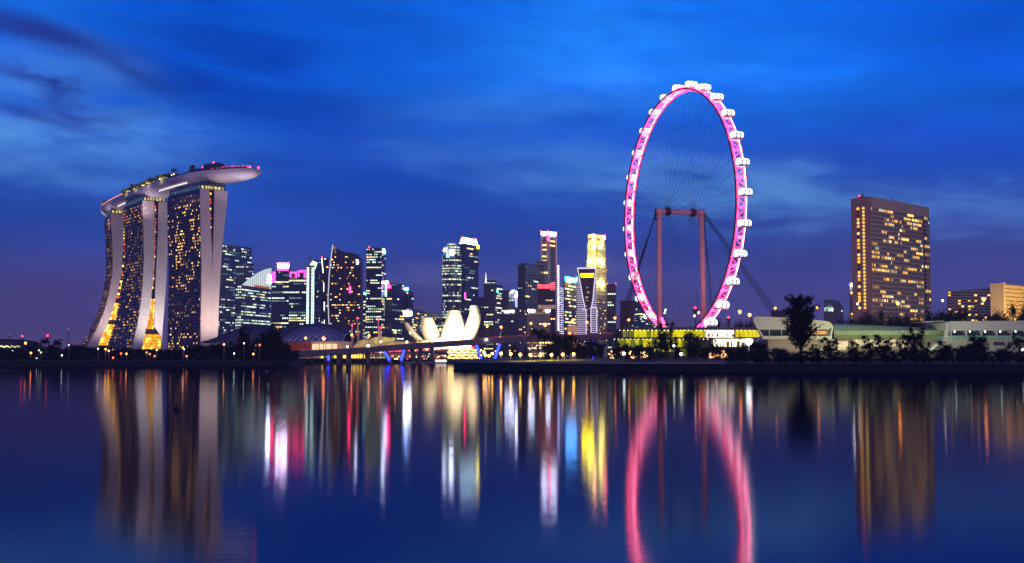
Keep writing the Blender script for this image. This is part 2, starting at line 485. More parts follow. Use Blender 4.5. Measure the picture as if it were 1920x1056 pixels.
# railing along the promontory
rl = thing('railing', 'thin metal railing along the curved edge of the promontory footpath', 'railing', (pp[0][0], pp[0][1], LZ))
hb = MB(); pb = MB()
for (x0, y0), (x1, y1) in zip(pp[:-1], pp[1:]):
    a = Vector((x0, y0 + .3, LZ + .45)); c = Vector((x1, y1 + .3, LZ + .45))
    for zz in (.5, .8, 1.1): hb.tube([a + Vector((0, 0, zz)), c + Vector((0, 0, zz))], .04, 4)
    m_ = max(2, int((c - a).length / 3))
    for i in range(m_): p = a.lerp(c, i / m_); pb.tube([p, p + Vector((0, 0, 1.1))], .05, 4)
hb.build('rail', M_steel, rl); pb.build('baluster', M_steel, rl)['kind'] = 'stuff'

# ================================================================== HOTEL WITH THREE TOWERS
def onplane(px, py, O, w):
    """camera ray meets the vertical plane through O along w -> (s, z)"""
    d = at(px, py, 1.0) - Vector((0, 0, CAMZ))
    # d.x*t = O.x + s*w.x ; d.y*t = O.y + s*w.y
    det = d.x * (-w.y) - (-w.x) * d.y
    tt = (O.x * (-w.y) - (-w.x) * O.y) / det
    s_ = (d.x * O.y - d.y * O.x) / det
    return s_, CAMZ + d.z * tt
M_hotelwall = mat('hotel_end_wall', (.66, .56, .52), .6, 0, .13, .05)
M_hotelledge = mat('hotel_balcony_edge', (.26, .18, .20), .7, 0, .2, .1)
M_hoteldark = mat('hotel_glass', (.018, .014, .022), .35, 0, .3, .1)
def interp(prof, z):
    p = sorted(prof, key=lambda q: q[1])
    if z <= p[0][1]:
        (s0, z0), (s1, z1) = p[0], p[1]
    elif z >= p[-1][1]: (s0, z0), (s1, z1) = p[-2], p[-1]
    else:
        for (s0, z0), (s1, z1) in zip(p[:-1], p[1:]):
            if z0 <= z <= z1: break
    return s0 + (s1 - s0) * (z - z0) / (z1 - z0)
def hotel_tower(name, label, pxO, Y0, a, bb, L, LL, LR, RL, RR, yt, floors, bays, pattern, atria, gapmat, seed, flare=0.0):
    def LZf(z): return L + flare * max(0, 1 - z / 150.0) ** 1.6
    rng = random.Random(seed)
    O = Vector((X(pxO, Y0, 500), Y0, 0)); w = Vector((bb, a, 0)); e = Vector((-a, bb, 0))
    zt = onplane(pxO, yt, O, w)[1]; zb = LZ
    root = thing(name, label, 'hotel tower', (O.x, O.y, zb), 'three hotel towers under the sky deck')
    prof = [[onplane(px, py, O, w) for px, py in line] for line in (LL, LR, RL, RR)]
    N = 30
    zs = [zb + (zt - zb) * i / N for i in range(N + 1)]
    def P(s, z): return O + w * s + Vector((0, 0, z))
    for k in (0, 2):
        pts = [P(interp(prof[k], z), z) for z in zs] + [P(interp(prof[k + 1], z), z) for z in reversed(zs)]
        m = MB(); nn = len(pts); ext = e * L
        # ends as strips, sides as quads
        for i in range(N):
            aL = P(interp(prof[k], zs[i]), zs[i]); bL = P(interp(prof[k], zs[i + 1]), zs[i + 1])
            aR = P(interp(prof[k + 1], zs[i]), zs[i]); bR = P(interp(prof[k + 1], zs[i + 1]), zs[i + 1])
            ext = e * LZf(zs[i]); m.add([aL, aR, bR, bL], [(0, 1, 2, 3)], 0, False); m.add([aL + ext, aR + ext, bR + ext, bL + ext], [(3, 2, 1, 0)], 0)
            e2 = e * LZf(zs[i + 1]); m.add([aL, bL, bL + e2, aL + ext], [(0, 1, 2, 3)], 1, False); m.add([aR, aR + ext, bR + e2, bR], [(0, 1, 2, 3)], 1)
        aL = P(interp(prof[k], zt), zt); aR = P(interp(prof[k + 1], zt), zt)
        m.add([aL, aR, aR + ext, aL + ext], [(0, 1, 2, 3)], 0)
        m.build('tower_leg', [M_hotelwall, M_hoteldark], root)
    # balcony edges on the broad side and windows between them
    fh = (zt - 8 - zb) / floors; m = MB(); fc = Facade(root, [G_warm, G_warmd, G_amber, M_unlit])
    bw = L / bays
    for r in range(floors):
        z0 = zb + 4 + r * fh; z1 = z0 + fh
        s = min(interp(prof[0], z0), interp(prof[0], z1))
        m.obox(P(s - 1.1, z0), e * LZf(z0), w * 1.3, fh * .30, 0); bw = LZf(z0) / bays
        if r % 1 == 0:
            for c in range(bays):
                if rng.random() < .35: continue
                lv = pattern(c / bays, r / floors, rng)
                if lv == 3: continue
                fc.add(P(s - .35, z0 + fh * .64) + e * (bw * (c + .5)), e, bw * .38, fh * .44, lv)
        if r % 1 == 0:
            for c in range(0, bays + 1, 2):
                m.obox(P(s - .42, z0) + e * min(bw * c, L - .3), e * .2, w * .5, fh, 0)
    m.build('balcony', M_hotelledge, root)['kind'] = 'stuff'
    fc.build(100)
    # what lies between the two legs: lit lift lobbies, then the glazed atrium
    GM = [G_red, glow('atrium_gold', (1.0, .38, .01), 1.5, .7, .35), glow('atrium_bright', (1.0, .55, .07), 3.2, .6, .4), M_unlit]
    g = MB(); mu = MB()
    steps = floors * 1
    for (y0, y1, kind) in atria:
        za = onplane(pxO, y1, O, w)[1]; zc = onplane(pxO, y0, O, w)[1]
        if kind == 'lobby':
            nfl = int((zc - za) / fh)
            for i in range(nfl):
                z = za + (i + .2) * fh; sl = interp(prof[1], z); sr = interp(prof[2], z)
                if sr - sl < .8: continue
                q = 2 if rng.random() < .25 else (0 if rng.random() < gapmat else 3)
                cutl = sl if rng.random() < .7 else sl + (sr - sl) * .4
                cutr = sl + (sr - sl) * rng.uniform(.45, .7)
                MB().quad(P(cutl, z) + e * 3, P(cutr, z) + e * 3, P(cutr, z + fh * .66) + e * 3, P(cutl, z + fh * .66) + e * 3).build('lobby_window', GM[q], root)
        else:
            nz = max(3, int((zc - za) / 3.2)); nx = 7 if kind == 'hall' else 4
            for i in range(nz):
                z = za + (zc - za) * i / nz; z2 = za + (zc - za) * (i + 1) / nz
                for j in range(nx):
                    s0 = interp(prof[1], z) * (1 - j / nx) + interp(prof[2], z) * j / nx; s1 = interp(prof[1], z) * (1 - (j + 1) / nx) + interp(prof[2], z) * (j + 1) / nx
                    t0 = interp(prof[1], z2) * (1 - j / nx) + interp(prof[2], z2) * j / nx; t1 = interp(prof[1], z2) * (1 - (j + 1) / nx) + interp(prof[2], z2) * (j + 1) / nx
                    g.quad(P(s0, z) + e * 2, P(s1, z) + e * 2, P(t1, z2) + e * 2, P(t0, z2) + e * 2, 1 if rng.random() < .7 else 2)
                    mu.tube([P(s0, z) + e * 1.8, P(t0, z2) + e * 1.8], .16, 4)
                mu.tube([P(interp(prof[1], z), z) + e * 1.8, P(interp(prof[2], z), z) + e * 1.8], .2, 4)
    if g.v: g.build('atrium_glazing', [*GM], root)
    if mu.v: mu.build('atrium_mullion', M_frame, root)['kind'] = 'stuff'
    bk = MB()   # dark back of the slot between the legs
    for i in range(N):
        s0, s1 = interp(prof[1], zs[i]), interp(prof[2], zs[i]); t0, t1 = interp(prof[1], zs[i + 1]), interp(prof[2], zs[i + 1])
        if s1 > s0 + .1: bk.quad(P(s0, zs[i]) + e * 4, P(s1, zs[i]) + e * 4, P(t1, zs[i + 1]) + e * 4, P(t0, zs[i + 1]) + e * 4)
    bk.build('recess', M_hoteldark, root)
    # sky lobby under the deck
    sA = interp(prof[0], zt) + 1.5; sB = interp(prof[3], zt) - 2
    t_ = MB().obox(P(sA, zt) + e * 2, w * (sB - sA), e * (L - 4), 7.0, 0)
    t_.build('sky_lobby', M_glassblue, root)
    rl_ = MB()
    for i in range(9): rl_.obox(P(sA - .3, zt + 1) + e * (3 + i * (L - 8) / 9), e * ((L - 8) / 9 * .7), w * .2, 3.5, 0)
    for i in range(7): rl_.obox(P(sA + 1 + i * (sB - sA - 2) / 7, zt + 1) + e * 1.7, w * ((sB - sA - 2) / 7 * .7), e * .2, 3.0, 1)
    rl_.build('lobby_light', [glow('lobby_blue', (.18, .30, .42), .3, .6, .2), glow('lobby_gold', (1, .75, .25), 1.0, .8, .3)], root)
    st = MB()
    for f_ in (.15, .5, .85):
        s_ = sA + (sB - sA) * f_
        st.tube([P(s_, zt) + e * 1, P(s_ - 3.5, zt + 15) + e * 2], .5, 5); st.tube([P(s_, zt) + e * 1, P(s_ + 3.5, zt + 15) + e * 2], .5, 5)
    st.build('strut', M_steel, root)
    return root, O, w, e, zt, P, prof
def pat3(c, r, rng):
    # r 0 bottom..1 top, c 0 = end wall side
    if r < .12: return 0 if rng.random() < .35 else 3
    if r > .93: return 1 if rng.random() < .25 else 3
    if .40 < r < .93:
        p = (.46 if .15 < c < .75 else .28) * max(0.1, .75 + 1.5 * mnoise.noise(Vector((c * 4, r * 9, 2.2))))
        x = rng.random()
        return 0 if x < p * .75 else 1 if x < p else 3
    x = rng.random() / max(.15, .9 + 1.4 * mnoise.noise(Vector((c * 4, r * 9, 7.2)))); return 1 if x < .17 else 0 if x < .19 else 3
def pat2(c, r, rng):
    x = rng.random()
    if r > .88: return 2 if x < .5 else 3
    x /= max(.15, .9 + 1.4 * mnoise.noise(Vector((c * 4, r * 9, 4.2))))
    return 1 if x < .32 else 0 if x < .34 else 2 if x < .36 else 3
def pat1(c, r, rng):
    x = rng.random(); return 1 if x < .25 else 3
T3 = hotel_tower('hotel_tower', 'right hotel tower, nearest and broadest, with a red slot between its two pale slabs', 375, 1300, .625, .781, 85,
    [(375, 345), (376, 420), (378, 500), (377, 580), (376, 645), (375, 672)], [(392, 345), (395, 420), (397.5, 480), (398, 520), (397, 580), (396, 672)],
    [(402, 345), (401.5, 400), (399.5, 460), (398.2, 500), (397.2, 580), (396.2, 672)], [(428, 350), (424, 400), (418, 450), (414, 500), (411, 560), (408, 640), (407, 672)],
    354, 52, 34, pat3, [(356, 480, 'lobby')], .75, 3)
T2 = hotel_tower('hotel_tower', 'middle hotel tower with glowing golden atrium between its splayed pale slabs', 268, 1434, .54, .842, 80,
    [(267, 376), (269, 430), (270, 480), (268, 530), (264, 570), (258, 610), (248, 650), (241, 670)],
    [(289, 376), (290, 430), (289.5, 500), (285, 545), (281, 585), (273, 620), (267, 652), (263, 670)],
    [(297, 376), (296, 430), (293, 500), (291, 540), (290, 580), (289, 618), (302, 626), (302, 670)],
    [(315, 376), (315, 430), (314, 480), (311, 540), (308, 580), (305, 618), (304, 640), (304, 670)],
    376, 48, 24, pat2, [(380, 412, 'lobby'), (412, 542, 'lobby'), (560, 617, 'glass'), (627, 655, 'hall')], .95, 5, 36)
T1 = hotel_tower('hotel_tower', 'left hotel tower, farthest, whose pale slab sweeps out widest at its foot', 207, 1567, .405, .914, 75,
    [(207, 400), (210, 440), (212, 480), (211, 510), (205, 550), (195, 585), (180, 620), (163, 648), (152, 668)],
    [(233, 400), (232, 440), (230, 480), (228, 515), (221, 548), (212, 580), (199, 615), (186, 643), (178, 668)],
    [(238, 400), (238, 440), (237, 480), (235, 510), (231, 548), (228, 580), (224, 615), (216, 643), (212, 668)],
    [(256, 400), (256, 440), (256, 480), (254, 510), (251, 548), (248, 580), (244, 615), (238, 643), (236, 668)],
    400, 44, 22, pat1, [(405, 560, 'lobby'), (568, 600, 'glass'), (608, 648, 'glass')], .8, 9)
# floodlights washing the end walls from the ground
for (Tq, col_, en, ff) in ((T3, (1.0, .80, .68), 95000, .35), (T2, (.96, .92, .90), 105000, .35), (T1, (1.0, .78, .74), 100000, .3)):
    _, O, w, e, zt, P, prof = Tq
    for s_ in (4, 24):
        c0 = P(s_, 12) - e * 42
        lamp('SPOT', c0, en * 1.5, col_, 4, P(s_, zt * .55), 120, 1)

# ------------------------------------------------------------------ sky deck (boat shaped) across the towers
ctrl = [(-546, 1668), (-520, 1612), (-441, 1480), (-345, 1345), (-300, 1312), (-269, 1294)]
def catmull(P, t):
    n = len(P) - 1; x = t * n; i = min(int(x), n - 1); f = x - i
    p = [Vector(P[max(0, min(n, i + k))]) for k in (-1, 0, 1, 2)]
    return .5 * ((2 * p[1]) + (-p[0] + p[2]) * f + (2 * p[0] - 5 * p[1] + 4 * p[2] - p[3]) * f * f + (-p[0] + 3 * p[1] - 3 * p[2] + p[3]) * f ** 3)
DZ = 203.0
sp = thing('sky_deck', 'long boat-shaped deck resting across the three hotel towers', 'sky deck', (-345, 1345, 190))
NS = 60
M_hull = mat('pale_hull_cladding', (.60, .52, .60), .45, 0, .10, .15)
def deckframe(t):
    c = catmull(ctrl, t); d = (catmull(ctrl, min(1, t + .01)) - catmull(ctrl, max(0, t - .01))).normalized()
    nrm = Vector((-d.y, d.x))
    if nrm.y > 0: nrm = -nrm            # towards the camera side
    hw = 20.5 * (max(0.0, 1 - abs(2 * t - .96) ** 3.2 / (1.0 if t < .5 else 1.13)) ** .55) if t < 1 else 0
    hw = max(hw, .5)
    if t < .06: hw = 20 * math.sqrt(max(.02, t / .06)) * .9
    return c, d, nrm, hw
hull = MB(); deck = MB(); ring = []
for i in range(NS + 1):
    t_ = i / NS; c, d, nm, hw = deckframe(t_)
    row = []
    for j in range(13):
        a = math.pi * j / 12
        off = math.cos(a) * hw; dz = -(math.sin(a) ** .75) * 12.5 * (hw / 20.5) ** .8
        row.append(Vector((c.x + nm.x * off, c.y + nm.y * off, DZ + dz)))
    ring.append(row)
for i in range(NS):
    for j in range(12):
        hull.add([ring[i][j], ring[i + 1][j], ring[i + 1][j + 1], ring[i][j + 1]], [(0, 1, 2, 3)], 0, True)
    deck.add([ring[i][0], ring[i][12], ring[i + 1][12], ring[i + 1][0]], [(0, 1, 2, 3)], 0)
hull.build('hull', M_hull, sp); deck.build('deck_floor', M_roofdark, sp)
par = MB()
for sgn in (1, -1):
    pts = []
    for i in range(1, NS):
        c, d, nm, hw = deckframe(i / NS); pts.append((c.x + nm.x * (hw - .4) * sgn, c.y + nm.y * (hw - .4) * sgn, DZ + .9))
    for p0, p1 in zip(pts[:-1], pts[1:]):
        a = Vector(p0); c2 = Vector(p1); up = Vector((0, 0, 1.3)); a.z -= .9; c2.z -= .9
        par.add([a, c2, c2 + up, a + up], [(0, 1, 2, 3)], 0)
par.build('parapet', M_purple, sp)
def dpt(t_, off, z=0):
    c, d, nm, hw = deckframe(t_); return Vector((c.x + nm.x * hw * off, c.y + nm.y * hw * off, DZ + z))
# structures on the deck
pv = MB()
for (t0, t1, o0, o1, h) in ((.60, .74, -.45, .35, 7.0), (.64, .71, -.3, .25, 10.5)):
    pv.prism([dpt(t0, o1), dpt(t1, o1), dpt(t1, o0), dpt(t0, o0)], (0, 0, h))
pv.build('pavilion', M_purple, sp)
beacon(sp, dpt(.67, 0, 11.4), 1.3); beacon(sp, dpt(.62, .1, 8), .8); beacon(sp, dpt(.0, 0, 1.5), 1.2); beacon(sp, dpt(.995, 0, 1.5), 1.2)
dl = MB(); drd = MB()
for i in range(44): dl.ball(dpt(.63 + .34 * i / 44, .93, .6 + .6 * random.random()), .38, 5, 3)
dl.build('deck_light', G_white, sp)['kind'] = 'stuff'
for i in range(34): drd.ball(dpt(.70 + .26 * i / 34, .5 + .25 * random.random(), 2.6 + 1.3 * math.sin(i * .09) * random.random()), .40, 5, 3)
drd.build('deck_lantern', glow('deck_red', (1, .06, .06), 4), sp)['kind'] = 'stuff'
# raised lounge roof near the bow
lr = MB()
pts = [dpt(.72 + .2 * i / 8, .75) for i in range(9)] + [dpt(.92 - .2 * i / 8, -.75) for i in range(9)]
lr.prism([p + Vector((0, 0, .1)) for p in pts], (0, 0, 2.6)); lr.build('lounge', M_purple, sp)
pl = MB()
for i in range(22):
    a, b2 = dpt(.13 + .22 * i / 22, .97, .5), dpt(.13 + .22 * (i + .72) / 22, .97, .5)
    pl.add([a, b2, b2 + Vector((0, 0, 2.0)), a + Vector((0, 0, 2.0))], [(0, 1, 2, 3)])
pl.build('pool_light', glow('pool_amber', (1, .33, .06), 2.2, .4, .3), sp)
# light strips where the hull meets the towers, and uplights
for (t0, t1) in ((.50, .605), (.30, .40)):
    a = MB(); pts0 = []
    for i in range(11):
        tt = t0 + (t1 - t0) * i / 10; c, d, nm, hw = deckframe(tt)
        pts0.append(Vector((c.x + nm.x * hw * .80, c.y + nm.y * hw * .80, DZ - 9.6)))
    a.tube(pts0, .7, 5); a.build('glow_strip', glow('deck_strip', (1, .86, .95), 1.3), sp)
# saucer mast on the bow
mm = MB().tube([dpt(.93, .1, 0), dpt(.93, .1, 7)], .3, 5); mm.build('mast', M_steel, sp)
mm = MB(); mm.ball(dpt(.93, .1, 7.3), 3.0, 10, 4, 0, .25); mm.build('mast_saucer', M_conc, sp)
for (t_, off, en, z_, cc) in ((.84, .9, 60000, -32, (.92, .80, 1.0)), (.93, .4, 40000, -26, (.92, .84, 1.0)), (.46, .8, 80000, -34, (.95, .75, .95)), (.24, .8, 80000, -34, (.95, .8, .9)), (.08, .8, 60000, -30, (1., .85, .8)), (.64, 1.3, 30000, -28, (.95, .82, 1.0))):
    p = dpt(t_, off * 1.9, z_); lamp('SPOT', p, en * .35, cc, 3, dpt(t_, 0, -4), 130, 1.0)
# ================================================================== BUSINESS DISTRICT TOWERS
def sign(root, a, b_, z0, z1, m, out=.8, name='sign'):
    return panel(root, a, b_, z0, z1, m, name, out)
TW = {}
def tw(key, *a, **k):
    r, i = tower(*a, **k); TW[key] = (r, i); return r, i
S_white = glow('sign_white', (.74, .76, 1.0), 60.0); S_pink = glow('sign_pink', (1.0, .015, .11), 15, .6, .3)
S_blue = glow('sign_blue', (.01, .28, 1.0), 40.0); S_yel = glow('sign_yellow', (1.0, .76, .0), 60.0)
S_redl = glow('sign_red', (1.0, .008, .11), 60.0); S_teal = glow('sign_teal', (.15, .9, .8), 4)

tw('a', 'office_tower', 'broad dark blue office tower just right of the right hotel tower', 404, 412, 470, 458, 2050, .5, M_glassblue, M_spandrel, 44, 3.4, .34, 'office',
   [G_coold, G_cool, G_coold, G_yel], seed=1, ytopr=465)
tw('a2', 'office_tower', 'slightly lower banded block on the right side of the broad blue tower', 440, 441, 475, 494, 2090, .5, M_glassblue, M_spandrel, 40, 3.4, .2, 'office', [G_coold, G_cool], seed=2)
# curved glass crown tower
r, i = tw('b', 'office_tower', 'office tower with a slanted brightly lit glass crown', 441, 452, 507, 535, 1900, .4, M_glassblue, M_spandark, 26, 3.2, .55, 'office', [G_cool, G_cool, G_coold, G_yel], seed=3)
P0, Q0 = i['C'], i['B']; cr = MB(); fn = MB(); N_ = 14
M_crown = glow('crown_glass', (.72, .85, .88), 1.0, .25, .4)
prev = None
for k_ in range(N_ + 1):
    f = k_ / N_; p = P0.lerp(Q0, f); zt_ = Z(535, p.y) + (Z(503, p.y) - Z(535, p.y)) * (1 - (1 - f) ** 1.7)
    cur = (Vector((p.x, p.y, i['ztop'])), Vector((p.x, p.y, zt_)))
    if prev: cr.prism([prev[0], cur[0], cur[1], prev[1]], (0, 5, 0))
    fn.tube([cur[0] + Vector((0, -.6, 0)), cur[1] + Vector((0, -.6, 1))], .35, 4); prev = cur
cr.build('glass_crown', M_crown, r); fn.build('crown_fin', M_conc, r)
sign(r, P0.lerp(Q0, .86), P0.lerp(Q0, .97), Z(524, 1900), Z(508, 1900), S_white, 2.2)
sign(r, P0.lerp(Q0, .40), P0.lerp(Q0, .92), Z(535, 1900), Z(531, 1900), glow('crown_red', (.7, .15, .10), .8), 1.6)
# twin towers with pink crowns
r, i = tw('c1', 'office_tower', 'wide glass office block with two pale bands and pink light on its left shoulder', 508, 509, 541, 508, 1930, .4, M_glassblue, M_spandrel, 30, 3.0, .35, 'office', [G_coold, G_cool, G_yel], seed=4)
for yy in (528, 605): panel(r, facept(i, 0, 0), facept(i, 0, 1), Z(yy + 2, 1930), Z(yy, 1930), G_yel, 'light_band', .7)
sign(r, facept(i, 0, .02), facept(i, 0, .2), Z(530, 1930), Z(510, 1930), S_pink, .9)
r, i = tw('c2', 'office_tower', 'office tower with blazing white and pink rooftop sign', 519, 519.5, 541, 508, 1960, .4, M_glassblue, M_spandrel, 30, 3.0, .3, 'office', [G_coold, G_cool, G_yel], seed=44)
cp = MB(); a, b2 = i['C'], i['B']
cp.obox(a + Vector((1, 2, Z(508, 1960))), (b2 - a) * .9, Vector((0, 14, 0)), Z(493, 1960) - Z(508, 1960)); cp.build('crown', M_glassblue, r)
sign(r, a.lerp(b2, .0), a.lerp(b2, .28), Z(502, 1960), Z(494.5, 1960), S_white, 1.2); sign(r, a.lerp(b2, .34), a.lerp(b2, .97), Z(502, 1960), Z(494.5, 1960), S_white, 1.2)
sign(r, a.lerp(b2, .0), a.lerp(b2, .97), Z(494, 1960), Z(492.6, 1960), S_redl, 1.0)
for f0, f1, y0, y1 in ((.0, .25, 520, 503), (.3, .6, 517, 504), (.68, .95, 520, 503)): sign(r, a.lerp(b2, f0), a.lerp(b2, f1), Z(y0, 1960), Z(y1, 1960), S_pink, .9)
r, i = tw('c3', 'office_tower', 'glass office block with two pink lit frames along its roof edge', 541, 541.5, 573, 508, 1930, .4, M_glassblue, M_spandrel, 30, 3.0, .32, 'office', [G_coold, G_cool, G_yel], seed=5)
for yy in (525, 600): panel(r, facept(i, 0, 0), facept(i, 0, 1), Z(yy + 2, 1930), Z(yy, 1930), G_yel, 'light_band', .7)
for f0, f1, y0, y1 in ((.04, .44, 513, 510), (.04, .12, 520, 513), (.36, .44, 520, 513), (.52, .98, 511, 507), (.52, .60, 519, 511), (.88, .98, 521, 511)):
    sign(r, facept(i, 0, f0), facept(i, 0, f1), Z(y0, 1930), Z(y1, 1930), S_pink, .9)
# lattice tower with dotted white light columns
r, i = tw('d', 'office_tower', 'slender tower outlined by dotted columns of white lamps under a bright cap', 573, 574, 589, 498, 1850, .4, M_spandrel, M_conc, 40, 3.0, 0, windows=False, seed=6)
dt = MB()
for f in (.1, .25, .7, .9):
    for kz in range(42):
        p = facept(i, 0, f); z = Z(503, 1850) - kz * (Z(503, 1850) - Z(612, 1850)) / 42
        dt.obox(p + Vector((-.8, -1.0, z)), Vector((1.6, 0, 0)), Vector((0, .4, 0)), .9)
dt.build('lamp_column', glow('dotted_white', (.75, 1, .90), 3.5), r)['kind'] = 'stuff'
cp = MB(); p = facept(i, 0, .72); cp.prism([p + Vector((-4, 1, Z(505, 1850))), p + Vector((3, 1, Z(505, 1850))), p + Vector((7, 1, Z(492, 1850))), p + Vector((0, 1, Z(489, 1850))), p + Vector((-4, 1, Z(495, 1850)))], (0, 6, 0))
cp.build('roof_cap', glow('cap_green', (.75, 1, .55), 1.8), r)
cr_ = thing('tower_crane', 'thin tower crane standing on the roof of the dotted-light tower', 'crane', (X(582, 1860, 490), 1860, Z(495, 1860)))
cm = MB(); p = Vector(cr_.location); cm.tube([p, p + Vector((0, 0, 10))], .35, 4); cm.build('crane_mast', M_frame, cr_)
cm = MB(); cm.tube([p + Vector((0, 0, 8)), p + Vector((5, 0, 21))], .3, 4); cm.tube([p + Vector((0, 0, 8)), p + Vector((-4, 0, 9))], .4, 4); cm.build('jib', M_frame, cr_)
tw('e', 'office_tower', 'dim tower between the dotted-light tower and the sail-shaped tower', 588, 590, 604, 488, 1900, .4, M_purple, M_spandark, 36, 3.2, .05, 'singles', [G_cool, G_coold, G_warm], seed=7)
r, i = tw('e2', 'office_tower', 'dark tower with a white light line down its left edge and a red beacon', 601, 602, 615, 483, 1880, .4, M_glassdark, M_spandark, 36, 3.2, .10, 'singles', [G_warm, G_warmd, G_cool], seed=8)
ln = MB(); ln.tube([facept(i, 0, .02) + Vector((0, -1, Z(484, 1880))), facept(i, 0, .25) + Vector((0, -1, Z(512, 1880)))], .5, 4)
for (ya, yb_, f) in ((530, 547, .35), (566, 582, .45), (600, 608, .48)): ln.tube([facept(i, 0, f) + Vector((0, -1, Z(ya, 1880))), facept(i, 0, f) + Vector((0, -1, Z(yb_, 1880)))], .45, 4)
ln.build('light_line', G_white, r); beacon(r, facept(i, 0, .05) + Vector((0, 0, Z(482, 1880))), .9)
# sail-shaped tower
Ys = 1820
r = thing('office_tower', 'purple sail-shaped tower with a bowed white light line down its left edge', 'tower block', (X(645, Ys), Ys, 3), 'high towers of the business district')
prof = [(619, 640), (616, 590), (615, 560), (617, 520), (620, 490), (624, 459), (634, 468), (645, 472.5), (660, 474), (671, 478), (676, 484), (677, 560), (677, 640)]
MB().prism([at(px, py, Ys) for px, py in reversed(prof)], (0, 30, 0)).build('wall', M_purple, r)
eb = MB(); eb.tube([at(px, py, Ys - .8) for px, py in prof[:6]], .75, 5); eb.build('light_line', glow('sail_line', (.75, .8, .9), .9), r)
eb = MB()
for py in range(478, 640, 5):
    fx = 619 if py < 480 else 617; eb.box(X(fx + 1, Ys, py), Ys - .5, Z(py, Ys), X(676, Ys, py), Ys + .2, Z(py, Ys) + .7)
eb.build('floor_band', M_spandark, r)
fc = Facade(r, [G_warm, G_warmd, G_amber, G_cool]); rng = random.Random(12)
for row in range(31):
    py = 480 + row * 5
    for cpx in range(20):
        px = 620.5 + cpx * 2.8
        p_ = .16 if cpx < 8 else .10 if cpx < 11 else .16
        if row == 18: p_ = .8
        if row in (2, 4): p_ = .3
        if rng.random() < p_: fc.add(at(px, py + 2, Ys) + Vector((0, -.7, 0)), (1, 0, 0), 1.7, 1.6, rng.choice((0, 0, 1, 2, 3)))
for kk in range(14): fc.add(at(625 + rng.random() * 5, 462 + rng.random() * 12, Ys) + Vector((0, -.7, 0)), (1, 0, 0), 1.2, 1.1, 1)
fc.build()
vb = MB(); vb.box(X(645, Ys), Ys - .9, Z(640, Ys), X(646, Ys), Ys + .1, Z(475, Ys)); vb.build('edge_line', mat('red_edge', (.25, .05, .07), .5), r)
MB().box(X(655, Ys), Ys - 1.2, Z(549, Ys), X(657, Ys), Ys - .6, Z(537, Ys)).build('sign', S_redl, r)
MB().box(X(668, Ys), Ys - 1.2, Z(496, Ys), X(670, Ys), Ys - .6, Z(488, Ys)).build('sign', S_white, r)
tw('g', 'office_tower', 'low green-lit block in the gap between the sail tower and the flat-topped dark tower', 676, 677, 688, 551, 1900, .4, M_glassdark, M_spandark, 20, 3.0, .75, 'office', [G_cool, G_yel], seed=9)
sign(TW['g'][0], TW['g'][1]['C'], TW['g'][1]['B'], Z(553, 1900), Z(548, 1900), S_teal, .8)
r, i = tw('h', 'office_tower', 'tall flat-topped dark tower with blue-white sign at its upper right corner', 686, 715, 722, 465, 1800, .15, M_glassdark, M_spandark, 42, 2.9, .42, 'office', [G_cool, G_cool, G_yel, G_warm], seed=10)
beacon(r, i['A'] + Vector((4, 0, Z(463, 1800))), 1.2); sign(r, i['C'].lerp(i['B'], .1), i['C'].lerp(i['B'], .8), Z(474, 1800), Z(465, 1800), S_teal, 1); sign(r, i['C'].lerp(i['B'], .2), i['C'].lerp(i['B'], .7), Z(473, 1800), Z(466, 1800), S_white, 1.3)
r, i = tw('i', 'office_tower', 'dark tower with red and blue cross-shaped sign on its left corner', 721, 735, 757, 531, 1820, .5, M_glassdark, M_spandark, 26, 3.0, .22, 'office', [G_cool, G_warm, G_coold], seed=11)
sign(r, i['A'].lerp(i['C'], .1), i['A'].lerp(i['C'], .32), Z(556, 1820), Z(528, 1820), glow('sign_blue_white', (.35, .5, 1.0), 4), 1.5)
sign(r, i['A'].lerp(i['C'], .0), i['A'].lerp(i['C'], .55), Z(531, 1820), Z(527.5, 1820), S_white, 2.0); sign(r, i['A'].lerp(i['C'], .30), i['A'].lerp(i['C'], .85), Z(540, 1820), Z(535, 1820), S_redl, 1.8)
bl_ = MB(); bl_.ball(i['B'] + Vector((-4, -1, Z(538, 1820))), 3.6, 8, 6, 0, 1.3); bl_.build('logo', S_redl, r); bl_ = MB(); bl_.ball(i['B'] + Vector((-4, -3.4, Z(538, 1820))), 1.9, 8, 6, 0, 1.4); bl_.build('logo', S_white, r)
r, i = tw('j', 'office_tower', 'dim rounded tower with small blue rooftop sign beside the cross-sign tower', 757, 766, 775, 547, 1860, .5, M_glassdark, M_spandark, 24, 3.0, .10, 'office', [G_coold, G_cool], seed=13)
sign(r, i['A'].lerp(i['C'], .25), i['A'].lerp(i['C'], 1), Z(545, 1860), Z(539, 1860), S_blue, 1); sign(r, i['A'].lerp(i['C'], .35), i['A'].lerp(i['C'], .95), Z(543, 1860), Z(541, 1860), S_white, 1.3)
r, i = tw('k', 'office_block', 'long low dark block with bright white billboard behind the museum petals', 757, 772, 836, 579, 1500, .15, M_glassdark, M_spandrel, 20, 3.0, .22, 'office', [G_cool, G_coold, G_warm], seed=14, group='low blocks before the towers')
sign(r, i['A'].lerp(i['C'], .0), i['A'].lerp(i['C'], 1), Z(592, 1500), Z(584, 1500), S_white, 1.2, 'billboard')
